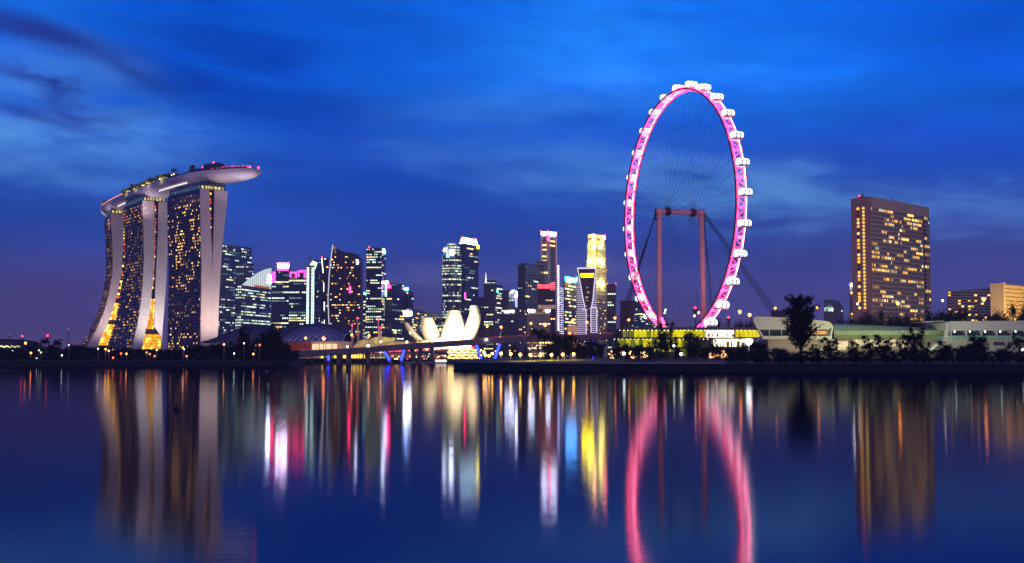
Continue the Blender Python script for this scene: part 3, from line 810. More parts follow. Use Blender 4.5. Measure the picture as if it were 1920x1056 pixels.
# rounded banded tower
def round_tower(name, label, pxc, halfpx, Y, levels, wall, ledge, floors, lit, mats, seed, squash=.8, nseg=20, group='high towers of the business district'):
    """levels: list of (y_top, half width px) from the ground up"""
    rng = random.Random(seed); xc = X(pxc, Y); root = thing(name, label, 'tower block', (xc, Y, 3), group)
    b = MB(); lb = MB(); fc = Facade(root, mats); z0 = 3.0
    ztall = Z(levels[-1][0], Y); fh = (ztall - 3) / floors
    for yt, hp in levels:
        z1 = Z(yt, Y); rr = PW(hp, Y); cs = [Vector((xc + rr * math.cos(2 * math.pi * k / nseg), Y + rr * squash * math.sin(2 * math.pi * k / nseg), 0)) for k in range(nseg)]
        b.prism([c + Vector((0, 0, z0)) for c in cs], (0, 0, z1 - z0)); z = z0
        while z < z1 - .5:
            c2 = [Vector((xc + (c.x - xc) * 1.02, Y + (c.y - Y) * 1.02, z)) for c in cs]
            b.prism(c2, (0, 0, fh * .3), 1)
            onrow = rng.random() < .45
            for k in range(nseg):
                a, c = cs[k], cs[(k + 1) % nseg]
                if (a + c).y / 2 > Y + .1: continue
                for h_ in (0, 1, 2):
                    f0 = (h_ + .5) / 3
                    if rng.random() < (lit * 2 if onrow else lit * .2):
                        m_ = a.lerp(c, f0); u = (c - a).normalized(); n_ = Vector((m_.x - xc, (m_.y - Y) / squash, 0)).normalized() * .5
                        fc.add(Vector((m_.x, m_.y, z + fh * .65)) + n_, u, (c - a).length / 3 * .85, fh * .5, rng.randrange(len(mats)))
            z += fh
        z0 = z1
    b.build('wall', [wall, ledge], root); fc.build()
    return root, xc
r, xc = round_tower('office_tower', 'rounded banded tower with stepped top and dazzling white sign, left of the white-crowned tower', 846.5, 17, 1750,
    [(478, 17.5), (467, 14.5), (457, 8)], M_glassblue, M_spandrel, 42, .55, [G_cool, G_coold, G_yel, G_coold], 21)
MB().obox((X(844, 1750), 1750 - 12, Z(479, 1750)), (PW(7, 1750), 0, 0), (0, 1, 0), Z(471, 1750) - Z(479, 1750)).build('sign', S_white, r)
MB().obox((X(832, 1750), 1750 - 11, Z(472, 1750)), (PW(5, 1750), 0, 0), (0, 1, 0), Z(467.5, 1750) - Z(472, 1750)).build('sign', S_white, r)
MB().obox((X(837, 1750), 1750 - 12.6, Z(484, 1750)), (PW(6, 1750), 0, 0), (0, .5, 0), Z(478, 1750) - Z(484, 1750)).build('sign', S_teal, r)
r, i = tw('l', 'office_tower', 'tall dark blue tower with glowing white banded crown above the museum', 861, 871, 897, 458, 1780, .5, M_glassblue, M_spandark, 46, 3.4, .14, 'office', [G_cool, G_coold, G_warm], seed=22, ledge_h=.5)
A, Cc, B, D = i['A'], i['C'], i['B'], i['D']; cen = i['cen']
for kk, (y0, y1, sc) in enumerate(((458, 453, .96), (453, 449, .86), (449, 444.5, .74))):
    q4 = [cen + (v - cen) * sc for v in (A, Cc, B, D)]; zz = Z(y0, 1780)
    MB().prism([Vector((v.x, v.y, zz)) for v in q4], (0, 0, Z(y1, 1780) - zz)).build('crown', M_glassblue, r)
    q5 = [cen + (v - cen) * (sc + .03) for v in (A, Cc, B, D)]
    MB().prism([Vector((v.x, v.y, zz + 1.3)) for v in q5], (0, 0, 1.5)).build('crown_light', glow('crown_white', (.55, .85, 1.0), 20), r)
for v in (A, B): beacon(r, cen + (v - cen) * .7 + Vector((0, 0, Z(443, 1780))), .8)
sign(r, Cc.lerp(B, .88), Cc.lerp(B, 1), Z(462, 1780), Z(457, 1780), S_yel, .9); sign(r, A.lerp(Cc, .98), Cc.lerp(B, .03), Z(560, 1780), Z(549, 1780), S_redl, .9)
tw('m', 'office_tower', 'plain dim block between the white-crowned tower and the antenna tower', 896, 897, 909, 558, 1900, .4, M_purple, M_spandark, 22, 3.0, .04, 'singles', [G_coold], seed=23)
r, i = tw('n', 'office_tower', 'banded tower topped by a lit spire, right of the museum', 907, 925, 942, 533, 1700, .3, M_glassdark, M_conc, 30, 3.2, .2, 'office', [G_cool, G_yel, G_warm, G_cool], seed=24, ledge_h=.5)
p = i['cen']; MB().box(X(910, 1700), p.y - 6, Z(533, 1700), X(929, 1700), p.y + 8, Z(524, 1700)).build('penthouse', M_spandrel, r)
sp_ = MB(); xx = X(911, 1700, 520); sp_.tube([(xx, 1702, Z(530, 1700)), (xx, 1702, Z(511, 1700))], [1.3, .25], 6); sp_.build('spire', glow('spire', (.8, .9, .8), 1.6), r)
sign(r, Vector((X(909, 1700), 1698, 0)), Vector((X(928, 1700), 1698, 0)), Z(531, 1700), Z(530, 1700), G_cool, 0); sign(r, Vector((X(931, 1700), 1690, 0)), Vector((X(935, 1700), 1690, 0)), Z(549, 1700), Z(544, 1700), S_teal, 0)
tw('n2', 'office_tower', 'plain shadowy block close behind the spired tower', 940, 941, 958, 545, 1950, .4, M_purple, M_spandark, 22, 3.0, .03, 'singles', [G_coold], seed=25)
r, i = tw('o', 'office_tower', 'small tower with shell-shaped lit roof and vertical blue sign', 953, 954, 969, 553, 1820, .4, M_spandrel, M_conc, 28, 3.0, .1, 'office', [G_cool, G_coold], seed=26)
sh = MB(); p = (i['C'] + i['B']) / 2; sh.prism([at(954, 551, 1816), at(962, 550, 1816), at(966, 543, 1816), at(960, 543.5, 1816), at(956, 547, 1816)], (0, 10, 0)); sh.build('roof', glow('shell_roof', (.85, 1, .85), 1.5), r)
sign(r, Vector((X(966, 1815), 1815, 0)), Vector((X(970, 1815), 1815, 0)), Z(576, 1815), Z(558, 1815), glow('sign_indigo', (.25, .25, 1), 3), 0); sign(r, Vector((X(966.4, 1815), 1814, 0)), Vector((X(969.6, 1815), 1814, 0)), Z(558, 1815), Z(547, 1815), S_white, 0)
r, i = tw('p', 'office_tower', 'blocky tower with teal lit upper storey behind the red-roofed block', 971, 985, 1021, 497, 1650, .35, M_glassdark, M_spandrel, 34, 3.2, .16, 'office', [G_cool, G_coold, G_warm], seed=27, ytopr=498, ledge_h=1.4)
q_ = MB(); cen = i['cen']; q_.prism([Vector((v.x, v.y, i['ztop'] - 1)) for v in [cen + (v - cen) * .8 for v in (i['A'], i['C'], i['B'], i['D'])]], (0, 0, 4)); q_.build('roof', M_purple, r)
sign(r, i['C'].lerp(i['B'], .03), i['C'].lerp(i['B'], .32), Z(513, 1650), Z(503, 1650), M_teal, .8, 'glazed_storey'); sign(r, i['C'].lerp(i['B'], .36), i['C'].lerp(i['B'], .66), Z(513, 1650), Z(503, 1650), M_teal, .8, 'glazed_storey'); sign(r, i['C'].lerp(i['B'], .7), i['C'].lerp(i['B'], .98), Z(513, 1650), Z(503, 1650), M_teal, .8, 'glazed_storey')
tw('p2', 'office_tower', 'grey stepped tower in front of the very tall pale tower', 1003, 1004, 1028, 489, 1720, .4, M_spandrel, M_conc, 28, 3.2, .14, 'office', [G_cool, G_warm], seed=28, ledge_h=.6)
# tallest pale tower
r, i = tw('q', 'skyscraper', 'tallest pale concrete tower with two white rooftop signs and red edge light', 1014, 1028, 1044, 434, 1760, .5, M_conc, M_conc, 40, 40, 0, windows=False, seed=29, ledge_h=0)
A, Cc, B = i['A'], i['C'], i['B']; fc = Facade(r, [G_coold, G_warm, M_unlit]); rng = random.Random(5)
for (P_, Q_, n_) in ((A, Cc, i['n'][0][1]), (Cc, B, i['n'][1][1])):
    u = (Q_ - P_).normalized(); L = (Q_ - P_).length
    for kz in range(36):
        z = Z(447 + kz * 4.2, 1760)
        fc.add(P_ + u * L * .5 + n_ * .35 + Vector((0, 0, z)), u, L * .55, 1.7, 2 if rng.random() < .9 else 1)
fc.build()
for P_, Q_ in ((A, Cc), (Cc, B)):
    sign(r, P_.lerp(Q_, .15), P_.lerp(Q_, .85), Z(439.5, 1760), Z(434.5, 1760), S_white, 1.0)
for v in (A, Cc, B): beacon(r, v + Vector((0, 0, i['ztop'] + 1)), .8)
MB().box(Cc.x - .2, Cc.y - 1.6, Z(451, 1760), Cc.x + 1.8, Cc.y - 1, Z(442, 1760)).build('sign', S_redl, r)
sign(r, Cc.lerp(B, .95), Cc.lerp(B, .99), Z(620, 1760), Z(436, 1760), glow('edge_pink', (1, .45, .45), .55), .6, 'edge_light')
lamp('SPOT', (A.x - 30, A.y - 80, 60), 250000, (.85, .85, 1), 3, (A.x + 8, A.y, 190), 50, 1)
lamp('SPOT', (B.x + 10, B.y - 90, 60), 200000, (1, .8, .85), 3, (B.x - 10, B.y, 190), 50, 1)
# red-roofed block
r, i = tw('r', 'office_block', 'dark block with red lit irregular roof terrace below the very tall tower', 1008, 1009, 1041, 541, 1550, .4, M_glassdark, M_spandark, 26, 3.0, .24, 'office', [G_yel, G_warm, G_warmd], seed=30)
rt = MB(); rt.prism([at(1008, 541, 1548), at(1041, 541, 1548), at(1040, 529, 1548), at(1034, 529, 1548), at(1033, 532, 1548), at(1020, 534, 1548), at(1008, 532.5, 1548)], (0, 12, 0)); rt.build('roof', glow('roof_red', (1, .08, .12), 2.2, .7, .4), r)
sign(r, i['C'], i['B'], Z(579, 1548), Z(572, 1548), glow('terrace_light', (.75, .45, .35), .5, .4, .3), .6, 'light_band')
r, i = tw('r2', 'office_block', 'low beige block with two bright white signs on its roof edge', 988, 989, 1032, 580, 1400, .3, M_beige, M_conc, 18, 3.0, .45, 'office', [G_warm, G_yel, G_warmd], seed=31, group='low blocks before the towers')
sign(r, i['C'].lerp(i['B'], .03), i['C'].lerp(i['B'], .30), Z(584.5, 1400), Z(581, 1400), S_white, .8); sign(r, i['C'].lerp(i['B'], .80), i['C'].lerp(i['B'], .99), Z(584.5, 1400), Z(581, 1400), S_white, .8)
r, i = tw('r3', 'office_block', 'low dark block with magenta and white roof sign right of the spired tower', 940, 972, 989, 580, 1450, .3, M_glassdark, M_spandark, 18, 3.0, .04, 'singles', [G_cool, G_warm], seed=32, group='low blocks before the towers')
sign(r, i['A'].lerp(i['C'], .22), i['A'].lerp(i['C'], .76), Z(586, 1450), Z(582.5, 1450), S_white, .9); sign(r, i['A'].lerp(i['C'], .13), i['A'].lerp(i['C'], .19), Z(587, 1450), Z(584, 1450), glow('sign_magenta', (1, .02, .5), 4), .9)
# dotted edge and slanted tower
r, i = tw('s', 'office_tower', 'narrow pale tower edge with a vertical row of violet-white lamps', 1041, 1043, 1049, 520, 1600, .3, M_conc, M_conc, 30, 20, 0, windows=False, seed=33, ledge_h=0)
dt = MB()
for kz in range(32):
    z = Z(500, 1600) - kz * (Z(500, 1600) - Z(624, 1600)) / 32; dt.obox((X(1045, 1600), 1597, z), (2.6, 0, 0), (0, .5, 0), 1.2)
dt.build('lamp_column', glow('dotted_violet', (.6, .5, 1), 5), r)['kind'] = 'stuff'
r = thing('office_tower', 'slanted-top tower with diagonal violet-white light bands beside the blue sign tower', 'tower block', (X(1053, 1620), 1620, 3), 'high towers of the business district')
MB().prism([at(1047, 640, 1620), at(1058, 640, 1620), at(1057, 534, 1620), at(1047, 545, 1620)], (0, 20, 0)).build('wall', M_purple, r)
db = MB(); rng = random.Random(3)
for kz in range(26):
    y = 541 + kz * 3.4; x0 = 1048 + rng.random() * 4; db.obox(at(x0, y, 1619), (PW(1057 - x0, 1619), 0, 0), (0, .5, 0), .9)
db.build('light_band', glow('band_violet', (.7, .65, 1), 1.6, .6, .2), r)
r, i = tw('t', 'office_tower', 'tower with bright blue rooftop sign left of the violet-outlined tower', 1057, 1059, 1081, 519, 1580, .3, M_glassdark, M_spandark, 24, 3.0, .34, 'office', [G_cool, G_yel, G_warm], seed=34)
sign(r, i['C'].lerp(i['B'], .02), i['C'].lerp(i['B'], .98), Z(526, 1580), Z(518, 1580), S_blue, .8); sign(r, i['C'].lerp(i['B'], .08), i['C'].lerp(i['B'], .90), Z(524.5, 1580), Z(520.5, 1580), glow('sign_ice', (.18, .55, 1), 36), 1.2)
r, i = tw('u0', 'office_block', 'small beige block glowing warmly at the foot of the blue sign tower', 1064, 1065, 1083, 611, 1300, .3, mat('lit_beige', (.55, .40, .28), .8), M_beige, 6, 3, .1, 'singles', [G_warm], seed=35, group='low blocks before the towers')  # beige wall colour brightened, warm lamplight put into it
lamp('POINT', (X(1074, 1290), 1275, 25), 20000, (1, .6, .3), 2)
# tower outlined in violet light
Yu = 1500
r = thing('office_tower', 'tower outlined in violet-white lines flaring upward around a dark centre with yellow sign', 'tower block', (X(1100, Yu), Yu, 3), 'high towers of the business district')
MB().prism([at(1082, 645, Yu), at(1119, 645, Yu), at(1119, 590, Yu), at(1117, 503, Yu), at(1082.5, 503, Yu), at(1082, 590, Yu)], (0, 30, 0)).build('wall', M_purple, r)
ol = MB()
def seg(b, pts, rad=.45, Yq=Yu - 1.2): b.tube([at(px, py, Yq) for px, py in pts], rad, 4)
seg(ol, [(1082.5, 503), (1117, 503)], .8); seg(ol, [(1083, 503), (1093, 560), (1097, 577)], .55); seg(ol, [(1117, 503), (1112, 560), (1109, 577)], .55)
seg(ol, [(1099, 580), (1099, 628)], .5); seg(ol, [(1108, 576), (1108, 624)], .5); seg(ol, [(1119, 577), (1119, 624)], .5); seg(ol, [(1109, 577), (1119, 577)], .4); seg(ol, [(1091, 580), (1099, 580)], .4)
for kz in range(31):
    y = 522 + kz * 3.5; fx = 1087 + (1097 - 1087) * min(1, (y - 522) / 52) if y < 577 else 1098
    seg(ol, [(1082, y), (fx, y)], .30); fx2 = 1115 - 5 * min(1, (y - 522) / 52) if y < 577 else 1109
    seg(ol, [(fx2, y), (1119, y)], .30)
ol.build('light_line', glow('outline_violet', (.80, .70, 1.0), 1.25), r)
MB().obox(at(1090, 519, Yu - 1.5), (PW(22, Yu), 0, 0), (0, .5, 0), PW(5.5, Yu)).build('sign', S_yel, r)
MB().obox(at(1088.5, 521, Yu - 1.0), (PW(25, Yu), 0, 0), (0, .4, 0), PW(9, Yu)).build('sign_board', glow('sign_board', (.8, .5, .02), .8), r)
fc = Facade(r, [G_coold, G_warmd]); rng = random.Random(4)
for kk in range(20): fc.add(at(1099 + rng.random() * 7, 530 + rng.random() * 95, Yu) + Vector((0, -.6, 0)), (1, 0, 0), 2, 1, rng.randrange(2))
fc.build()
# tall yellow floodlit tower
r, i = tw('v', 'skyscraper', 'tall stepped tower floodlit yellow with red-white lamps on its crown', 1100, 1116, 1138, 495, 1650, .5, mat('yellow_stone', (.60, .53, .33), .7, 0, .1, .1), M_beige, 24, 3.0, 0, windows=False, seed=36, ledge_h=.5)
A, Cc, B, D, cen = i['A'], i['C'], i['B'], i['D'], i['cen']; ys = mat('yellow_stone', ())
fc = Facade(r, [G_coold, G_warm, M_unlit]); rng = random.Random(6)
lev = [(640, 495, 1.0), (495, 456, .93), (456, 438, .84)]
for y0, y1, sc in lev:
    q4 = [cen + (v - cen) * sc for v in (A, Cc, B, D)]
    if sc < 1: MB().prism([Vector((v.x, v.y, Z(y0, 1650) - .5)) for v in q4], (0, 0, Z(y1, 1650) - Z(y0, 1650) + .5)).build('setback', ys, r)
    for P_, Q_ in ((q4[0], q4[1]), (q4[1], q4[2])):
        u = (Q_ - P_).normalized(); n_ = Vector((u.y, -u.x, 0)); n_ = n_ if n_.dot((P_ + Q_) / 2 - cen) > 0 else -n_; L = (Q_ - P_).length; nb = max(2, int(L / 2.7)); kz = y0 - 3
        while kz > y1 + (1 if sc > .9 else 6):
            for c_ in range(nb): fc.add(P_ + u * (L * (c_ + .5) / nb) + n_ * .25 + Vector((0, 0, Z(kz, 1650))), u, L / nb * .5, 1.2, 2 if rng.random() < .93 else 1)
            kz -= 3.1
fc.build()
q4 = [cen + (v - cen) * .84 for v in (A, Cc, B, D)]
for P_, Q_, f in ((q4[0], q4[1], .8), (q4[1], q4[2], .85)):
    sign(r, P_.lerp(Q_, f - .12), P_.lerp(Q_, f + .12), Z(446, 1650), Z(439, 1650), glow('crown_lamp', (1, .16, .16), 45), .8, 'crown_light')
sign(r, q4[0].lerp(q4[1], .1), q4[0].lerp(q4[1], .45), Z(450, 1650), Z(446, 1650), glow('crown_red2', (1, .2, .1), 1.2), .8); sign(r, q4[1].lerp(q4[2], .1), q4[1].lerp(q4[2], .5), Z(450, 1650), Z(446, 1650), glow('crown_red2', ()), .8)
for f in (.84,): beacon(r, q4[2] + Vector((0, 0, Z(437, 1650))), 1.1)
for zz, en in ((495, 30000), (456, 22000), (536, 30000)):
    for P_, Q_, f in ((A, Cc, .3), (Cc, B, .2), (Cc, B, .8)):
        p = P_.lerp(Q_, f); lamp('POINT', (p.x, p.y - 9, Z(zz, 1650) + 3), en * .8, (1, .88, .32), 1)
for kk, (P_, Q_, f, yy) in enumerate(((A, Cc, .3, 490), (Cc, B, .35, 487), (Cc, B, .45, 462), (A, Cc, .85, 464), (Cc, B, .4, 528), (Cc, B, .6, 529))):
    p = P_.lerp(Q_, f); MB().box(p.x - 2.2, p.y - 2.2, Z(yy + 3, 1650), p.x + 2.2, p.y - 1.6, Z(yy - 3, 1650)).build('wall_lamp', glow('wall_lamp', (1, .85, .2), 32), r)
r, i = tw('w', 'office_tower', 'dim tower with two red roof beacons just right of the yellow floodlit tower', 1138, 1139, 1155, 533, 1750, .4, M_purple, M_spandark, 26, 3.0, .16, 'office', [G_coold, G_cool], seed=37)
beacon(r, i['C'] + Vector((0, 0, Z(532, 1750))), .8); beacon(r, i['B'] + Vector((0, 0, Z(532, 1750))), .8)
tw('x', 'office_block', 'hazy purple block seen behind the left part of the giant wheel', 1163, 1190, 1216, 564, 1300, .25, M_purple, M_spandark, 24, 3.0, .03, 'singles', [G_coold, G_cool], seed=38)
r, i = tw('x2', 'office_block', 'shorter block with a curved bright line under its roof behind the wheel foot', 1186, 1188, 1232, 586, 1250, .25, M_purple, M_spandark, 20, 3.0, .12, 'office', [G_coold, G_cool], seed=39)
cl = MB(); cl.tube([i['C'].lerp(i['B'], .05 + f * .06) + Vector((0, -1, Z(590 - 3 * math.sin(f / 9 * 3.1), 1250))) for f in range(10)], .5, 4); cl.build('light_line', G_yel, r)
# far right of the wheel
r, i = tw('y', 'glass_tower', 'left half of the small distant glass pair left of the big hotel, with patchy lights', 1545, 1546, 1563, 562, 1700, .3, M_teal, M_spandrel, 24, 2.5, .10, 'office', [G_coold, G_cool], seed=40, group='small distant glass pair')
rng = random.Random(2); fc = Facade(r, [G_cool, G_coold], 'window')
for kk in range(60): fc.add(i['C'].lerp(i['B'], min(.97, max(.03, rng.gauss(.5, .25)))) + Vector((0, -.9, Z(584 - abs(rng.gauss(0, 6)), 1700))), (1, 0, 0), 1.2, 1.2, rng.randrange(2))
fc.build()
r = thing('glass_tower', 'right half of the small distant glass pair, with slanted top, left of the big hotel', 'tower block', (X(1572, 1720), 1720, 3), 'small distant glass pair')
MB().prism([at(1563, 645, 1720), at(1581, 645, 1720), at(1581, 577, 1720), at(1573, 564, 1720), at(1563, 564, 1720)], (0, 24, 0)).build('wall', M_glassblue, r)
MB().box(X(1578, 1719), 1719, Z(584, 1719), X(1580, 1719), 1719.5, Z(582.5, 1719)).build('window', G_cool, r)
r, i = tw('z', 'office_block', 'faint low block with roof lamps behind the curved grandstand shell', 1446, 1447, 1474, 583, 1300, .3, M_purple, M_spandark, 8, 3.0, .1, 'office', [G_warm], seed=41, group='low blocks before the towers')

# ================================================================== BIG HOTEL ON THE RIGHT
Yh = 820
A = Vector((X(1597, 831, 480), 831, 0)); Cc = Vector((X(1634.5, Yh, 480), Yh, 0)); B = Vector((X(1743.5, 882, 480), 882, 0)); D = A + B - Cc
zt = Z(369, Yh); hr = thing('slab_hotel', 'tall cream slab hotel with a grid of windows and two columns of round lit windows', 'hotel', (Cc.x + 20, Cc.y + 30, LZ))
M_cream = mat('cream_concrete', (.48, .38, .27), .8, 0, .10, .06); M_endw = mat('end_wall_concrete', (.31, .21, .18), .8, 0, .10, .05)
M_recess = mat('facade_recess', (.05, .04, .05), .7)
uL = (B - Cc).normalized(); nL = Vector((uL.y, -uL.x, 0)); LL_ = (B - Cc).length; uE = (Cc - A).normalized(); nE = Vector((uE.y, -uE.x, 0))
if nE.y > 0: nE = -nE
if nL.y > 0: nL = -nL
b = MB(); lo = [v + Vector((0, 0, LZ)) for v in (A, Cc, B, D)]; hi = [v + Vector((0, 0, zt)) for v in (A, Cc, B, D)]
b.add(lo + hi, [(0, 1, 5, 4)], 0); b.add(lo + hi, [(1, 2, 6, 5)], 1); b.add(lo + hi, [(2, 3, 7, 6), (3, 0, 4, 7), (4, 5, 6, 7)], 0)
rows = 31; z0 = LZ + 12; z1 = Z(390, Yh) + 1.0; fh = (z1 - z0) / rows
gm = MB(); gm.obox(Cc + Vector((0, 0, z1 + .1)), uL * LL_, nL * .2, zt - z1 + .2, 0)
groove0, groove1 = .885, .915
for k_ in range(rows + 1):
    for f0, f1 in ((0, groove0), (groove1, 1)):
        gm.obox(Cc + uL * LL_ * f0 + Vector((0, 0, z0 + k_ * fh - fh * .18)), uL * LL_ * (f1 - f0), nL * .18, fh * .36, 0)
nb = 32
for k_ in range(nb + 1):
    f = k_ / nb
    if groove0 < f < groove1: continue
    gm.obox(Cc + uL * (LL_ * f - .30) + Vector((0, 0, LZ)), uL * .6, nL * .15, z1 - LZ, 0)
    if k_ < nb: gm.obox(Cc + uL * (LL_ * (f + .5 / nb) - .18) + Vector((0, 0, LZ)), uL * .36, nL * .12, z1 - LZ, 0)
gm.build('facade_grid', M_cream, hr); b.build('wall', [M_endw, M_recess], hr)
fc = Facade(hr, [G_warm, G_warmd, glow('hotel_amber', (1, .50, .05), 1.9, .6, .3), G_cool, M_unlit]); rng = random.Random(17)
for r_ in range(rows):
    lvl = rng.choice((.08, .22, .36, .5, .3)); c_ = 0
    while c_ < nb:
        run = rng.randint(1, 4); on = rng.random() < lvl; mi = rng.choice((0, 2, 2, 1, 2))
        for c2 in range(c_, min(nb, c_ + run)):
            if groove0 < (c2 + .5) / nb < groove1: continue
            for h_ in (.27, .73):
                f = (c2 + h_) / nb; lit_ = on and rng.random() < .85
                if True:
                    fc.add(Cc + uL * LL_ * f + nL * .08 + Vector((0, 0, z0 + (r_ + .5) * fh)), uL, LL_ / nb * .27, fh * .56, (mi if rng.random() < .9 else 3) if lit_ else 4)
        c_ += run
fc.build()
rw = Facade(hr, [], 'round_window')
def disc_mesh(m, rad):
    me = bpy.data.meshes.new('round_window'); vs = [(rad * math.cos(2 * math.pi * k / 12), 0, rad * math.sin(2 * math.pi * k / 12)) for k in range(12)]
    me.from_pydata(vs + [(x, .4, z) for x, y, z in vs], [], [tuple(range(12))] + [(k, (k + 1) % 12, (k + 1) % 12 + 12, k + 12) for k in range(12)]); me.materials.append(m); return me
rmesh = [disc_mesh(G_amber, .95), disc_mesh(glow('round_yellow', (1, .62, .10), 1.2, .2, 1), .9), disc_mesh(M_unlit, .9), disc_mesh(glow('round_warm', (1, .58, .22), 2.0), .9)]
for k_ in range(29):
    z = Z(391 + k_ * 6.65, Yh + 5)
    for f, ch in ((.36, (0, 3, 0, 0, 2, 3, 0, 2, 2, 3)), (.63, (1,))):
        me = rmesh[ch[(k_ * 7 + k_ // 3) % len(ch)]]; o = bpy.data.objects.new('round_window', me); C.objects.link(o); o.parent = hr
        p = A + uE * ((Cc - A).length * f) + nE * .35; o.location = Vector((p.x, p.y, z)) - wloc(hr); o.rotation_euler = (0, 0, math.atan2(uE.y, uE.x))
MB().prism([v + Vector((0, 0, zt)) for v in (A.lerp(B, .08), A.lerp(B, .16), D.lerp(B, .1), D.lerp(B, .05))], (0, 0, 3)).build('roof_plant', M_endw, hr)
beacon(hr, A + uE * 7 + Vector((0, 2, zt + 1.5)), .6); am = MB(); p = A + uE * 10; am.tube([(p.x, p.y + 3, zt), (p.x, p.y + 3, zt + 5)], [.4, .1], 5)
for f in (.35, .37, .86): p = Cc + uL * LL_ * f; am.tube([(p.x, p.y + 2, zt), (p.x + .8, p.y + 2, zt + 4)], .1, 4)
am.build('antenna', M_frame, hr)
lamp('SPOT', (Cc.x + 10, Cc.y - 120, 20), 110000, (1, .70, .40), 5, (Cc.x + 25, Cc.y + 20, 70), 70, 1)
lamp('SPOT', (Cc.x - 70, Cc.y - 90, 20), 45000, (1, .55, .60), 5, (A.x + 8, A.y, 70), 70, 1)
# narrow block with the letter M
r, i = tw('m1', 'narrow_block', 'narrow pale block left of the big hotel with white lit letter M at its top', 1593.5, 1594.5, 1603, 530, 900, .3, M_conc, M_beige, 18, 2.4, .3, 'singles', [G_warm, G_warmd], seed=50, group='low blocks before the towers')
x0, x1 = X(1597.2, 897, 535), X(1601.6, 897, 535); za, zc = Z(536.5, 897), Z(532, 897); t_ = (x1 - x0) * .27; xm = (x0 + x1) / 2
lm = MB(); lm.box(x0, 897, za, x0 + t_, 897.6, zc); lm.box(x1 - t_, 897, za, x1, 897.6, zc)
lm.prism([Vector((x0 + t_, 897, zc)), Vector((x0 + t_, 897, zc - t_ * 1.3)), Vector((xm, 897, za + t_ * .2)), Vector((x1 - t_, 897, zc - t_ * 1.3)), Vector((x1 - t_, 897, zc)), Vector((xm, 897, za + t_ * 1.6))], (0, .6, 0))
lm.build('letter_sign', S_white, r)
# right slabs
r, i = tw('rs', 'slab_block', 'long grey slab block with scattered orange windows left of the amber floodlit block', 1777, 1778, 1858, 546, 1000, .12, M_recess, M_conc, 24, 2.6, .16, 'singles', [glow('slab_orange', (1, .45, .18), 2.0, .5, .2), G_warm, G_amber], seed=51, group='slab blocks at the right edge', ytopr=541, ledge_h=1.15, ledge_out=.5)
Yb = 900
r = thing('slab_block', 'slab block at the right edge with blank cream end wall and amber floodlit floors', 'slab block', (X(1890, Yb), Yb, LZ), 'slab blocks at the right edge')
P1, P2, P3 = at(1857, 560, Yb), at(1878, 560, Yb - 6), at(1990, 560, Yb + 55)
P1.z = P2.z = P3.z = LZ; D_ = P1 + (P3 - P2); zt = Z(532, Yb)
b = MB(); hi = [Vector((v.x, v.y, zt)) for v in (P1, P2, P3, D_)]
b.add([P1, P2, P3, D_] + hi, [(0, 1, 5, 4), (1, 2, 6, 5), (2, 3, 7, 6), (3, 0, 4, 7), (4, 5, 6, 7)], 0)
u = (P3 - P2); un = u.normalized(); n_ = Vector((un.y, -un.x, 0)); n_ = -n_ if n_.y > 0 else n_
for k_ in range(10): b.obox(P2 + Vector((0, 0, zt - 2.6 - k_ * 3.0 - LZ)) + un * 3, u - un * 3, n_ * 1.2, 1.5, 1)
b.obox(P2 + Vector((0, 0, 0)), un * 3, n_ * 1.6, zt - LZ + .4, 1)
b.build('wall', [M_cream, M_cream], r)
fc = Facade(r, [glow('slab_gold', (1, .5, .08), .9, .6, .2)])
for k_ in range(9):
    for c_ in range(22): fc.add(P2 + un * (5 + c_ * 4) + n_ * .4 + Vector((0, 0, zt - 4.0 - k_ * 3.0 - LZ + 1)), un, 2.8, 1.0, 0)
fc.build()
lamp('SPOT', (P2.x + 30, P2.y - 50, 8), 520000, (1, .62, .13), 3, (P2.x + 25, P2.y + 10, 35), 110, 1)
lamp('SPOT', (P2.x - 30, P2.y - 60, 8), 150000, (1, .72, .30), 3, (P1.x + 6, P1.y, 35), 60, 1)
# dome at far left
r = thing('domed_hall', 'low domed hall at the far left horizon with a row of small lamps below', 'hall', (X(10, 1400, 650), 1400, LZ))
b = MB(); b.prism([at(-60, 662, 1400), at(45, 662, 1400)] + [at(-8 + 53 * math.cos(a), 655 - 20 * math.sin(a) ** .8, 1400) for a in [math.pi * k / 14 for k in range(15)]], (0, 60, 0)); b.build('dome', mat('matt_roof', (.05, .035, .06), .95, spec=0), r)
b = MB()
for kk in range(11): b.ball(at(2 + kk * 3.4, 649 + (kk % 3), 1395), .9, 5, 3)
b.build('lamp_row', G_yel, r)
